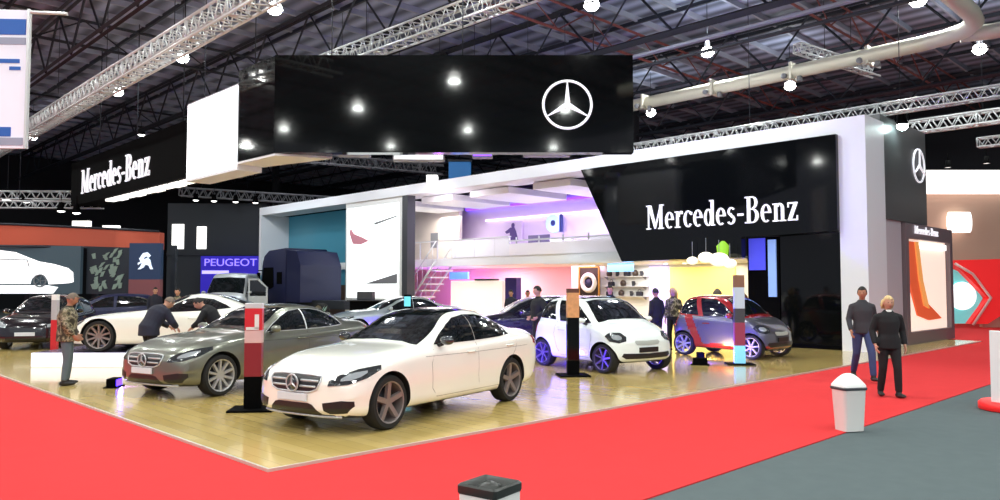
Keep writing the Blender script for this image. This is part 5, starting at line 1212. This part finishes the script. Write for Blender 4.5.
person('blonde woman in a black coat walking beside the man in jeans', (6.32, 12.5, .012), math.radians(262), 1.64, stroll, 'coatb', 'coatb', 'skin', 'hairy', hairlen=.05, coatlen=.12, female=True, shirt='shirt', bulk=1.1)
person('person in dark clothes standing between the dark hatchback and the black pillar', (.92, 18.3, .04), math.radians(200), 1.78, dict(elL=(-.05, .34, 1.14), wrL=(.12, .20, 1.0), elR=(-.05, -.3, 1.14), wrR=(.12, -.2, 1.0)), 'coatb', 'coatb', 'skin', 'hairb', bulk=1.35)
person('person in black standing right of the white city car', (4.2, 20.6, .04), math.radians(120), 1.72, {}, 'coatb', 'coatb', 'skin2', 'hairb')
person('long-haired person in brown standing behind the red and grey car', (4.75, 21.0, .04), math.radians(230), 1.74, {}, 'camo', 'coatb', 'skin', 'hairy', hairlen=.15, female=True)
person('person in a violet top behind the roof of the white city car', (3.05, 21.2, .04), math.radians(255), 1.80, {}, 'coatn', 'coatb', 'skin', 'hairb')
person('person far inside the stand, the left of two heads above the black hatchback', (.38, 26.0, .04), math.radians(250), 1.66, {}, 'coatn', 'coatb', 'skin', 'hairb')
person('person far inside the stand, the right of two heads above the black hatchback', (.95, 26.4, .04), math.radians(270), 1.64, {}, 'coatb', 'coatb', 'skin2', 'hairb')
person('visitor behind the two men bending over the grey sedan', (-10.3, 24.5, .04), math.radians(270), 1.72, {}, 'camo', 'coatb', 'skin', 'hairb')
person('visitor in a dark coat beside the lion sign', (-12.6, 28, .04), math.radians(300), 1.74, {}, 'coatn', 'jeans', 'skin', 'hairb')

# ================================================================== LIGHT OF THE STAND
def hl(kind, u, v, z, e, col, size, **k):
    o = light(kind, H(u, v, z), e, col, size, **k); return o
hl('AREA', 15, 21, 5.55, 260, (.86, .70, 1), 4, sy=2)           # upper floor
hl('AREA', 23.5, 21.5, 5.5, 160, (1, .93, .85), 3)
hl('AREA', 20, 21.8, 2.7, 190, (1, .82, .86), 3)
hl('POINT', 23.4, 21.6, 1.6, 160, (.5, .12, 1), .3)
hl('AREA', 19, 17.4, 5.4, 90, (.95, .85, 1), 1.5, rot=(math.radians(70), 0, ANG-PI/2))  # unseen front light added to brighten the upper floor
hl('AREA', 14.5, 21.8, 2.7, 150, (1, .66, .85), 3)
hl('AREA', 10.5, 20.3, 2.62, 120, (1, .94, .88), 3)
hl('AREA', 7.2, 20.3, 2.62, 110, (1, .86, .62), 3)
for u_ in (4, 10, 16, 22, 28, 33):
    light('AREA', H(u_, 14.6, 8.2), 95, (.92, .96, 1), .5, rot=(math.radians(42), 0, ANG-PI/2))  # area lights without fixtures, added to whiten the portal frame
hl('AREA', 31, 15.5, 6.8, 60, (.8, .95, 1), 2)
def uplight(label, x, y, col, e, tgt, m, rgb):
    r = thing('floor_uplight', label, 'lamp', (x, y, .04)); d = Vector(tgt)-Vector((x, y, .2)); rz = math.atan2(d.y, d.x); r.rotation_euler = (0, 0, rz)
    b = MB(); b.box(-.09, .07, -.16, .16, 0, .16, bev=.015); b.box(-.12, .10, -.2, .2, 0, .02); b.done('housing', M['black'], r)
    b = MB(); b.box(.07, .078, -.13, .13, .03, .14); b.done('lens', glow('uplens_'+m, rgb, 6), r)
    q = Vector((math.hypot(d.x, d.y), 0, d.z)).to_track_quat('-Z', 'Y').to_euler()
    light('AREA', (.1, 0, .1), e, col, .2, r, rot=q)
uplight('blue floor light shining on the door of the red and grey car', 4.5, 17.3, (.06, .02, 1), 190, (5.2, 19.6, .8), 'b', (70, 40, 255))
uplight('blue floor light shining at the rear wheel of the white city car', .35, 16.35, (.10, .04, 1), 50, (1.6, 17.4, .4), 'b', (70, 40, 255))
uplight('blue floor light shining on the flank of the black hatchback', -.1, 20.6, (.10, .04, 1), 240, (.5, 22.0, .8), 'b', (70, 40, 255))
uplight('violet floor light between the white plinth and the grey sedan', -6.75, 13.5, (.16, .08, 1), 10, (-5.9, 13.6, .3), 'b', (70, 40, 255))
uplight('warm floor light under the red and grey car', 4.9, 18.75, (1, .7, .3), 25, (6.5, 18.6, .3), 'w', (255, 190, 90))

w = bpy.data.worlds.new('world'); SC.world = w; w.use_nodes = True
bg = w.node_tree.nodes['Background']; bg.inputs[0].default_value = (.80, .84, 1, 1); bg.inputs[1].default_value = .45
cam = bpy.data.cameras.new('camera'); cam.lens = 765/1000*36; cam.sensor_width = 36; cam.clip_end = 300
co = bpy.data.objects.new('camera', cam); COL.objects.link(co); co.location = (0, 0, 1.79); co.rotation_euler = (math.radians(90+2.77), 0, 0); SC.camera = co
vs = SC.view_settings; vs.view_transform = 'Standard'; vs.look = 'None'; vs.gamma = 1; vs.use_curve_mapping = False; vs.exposure = .08
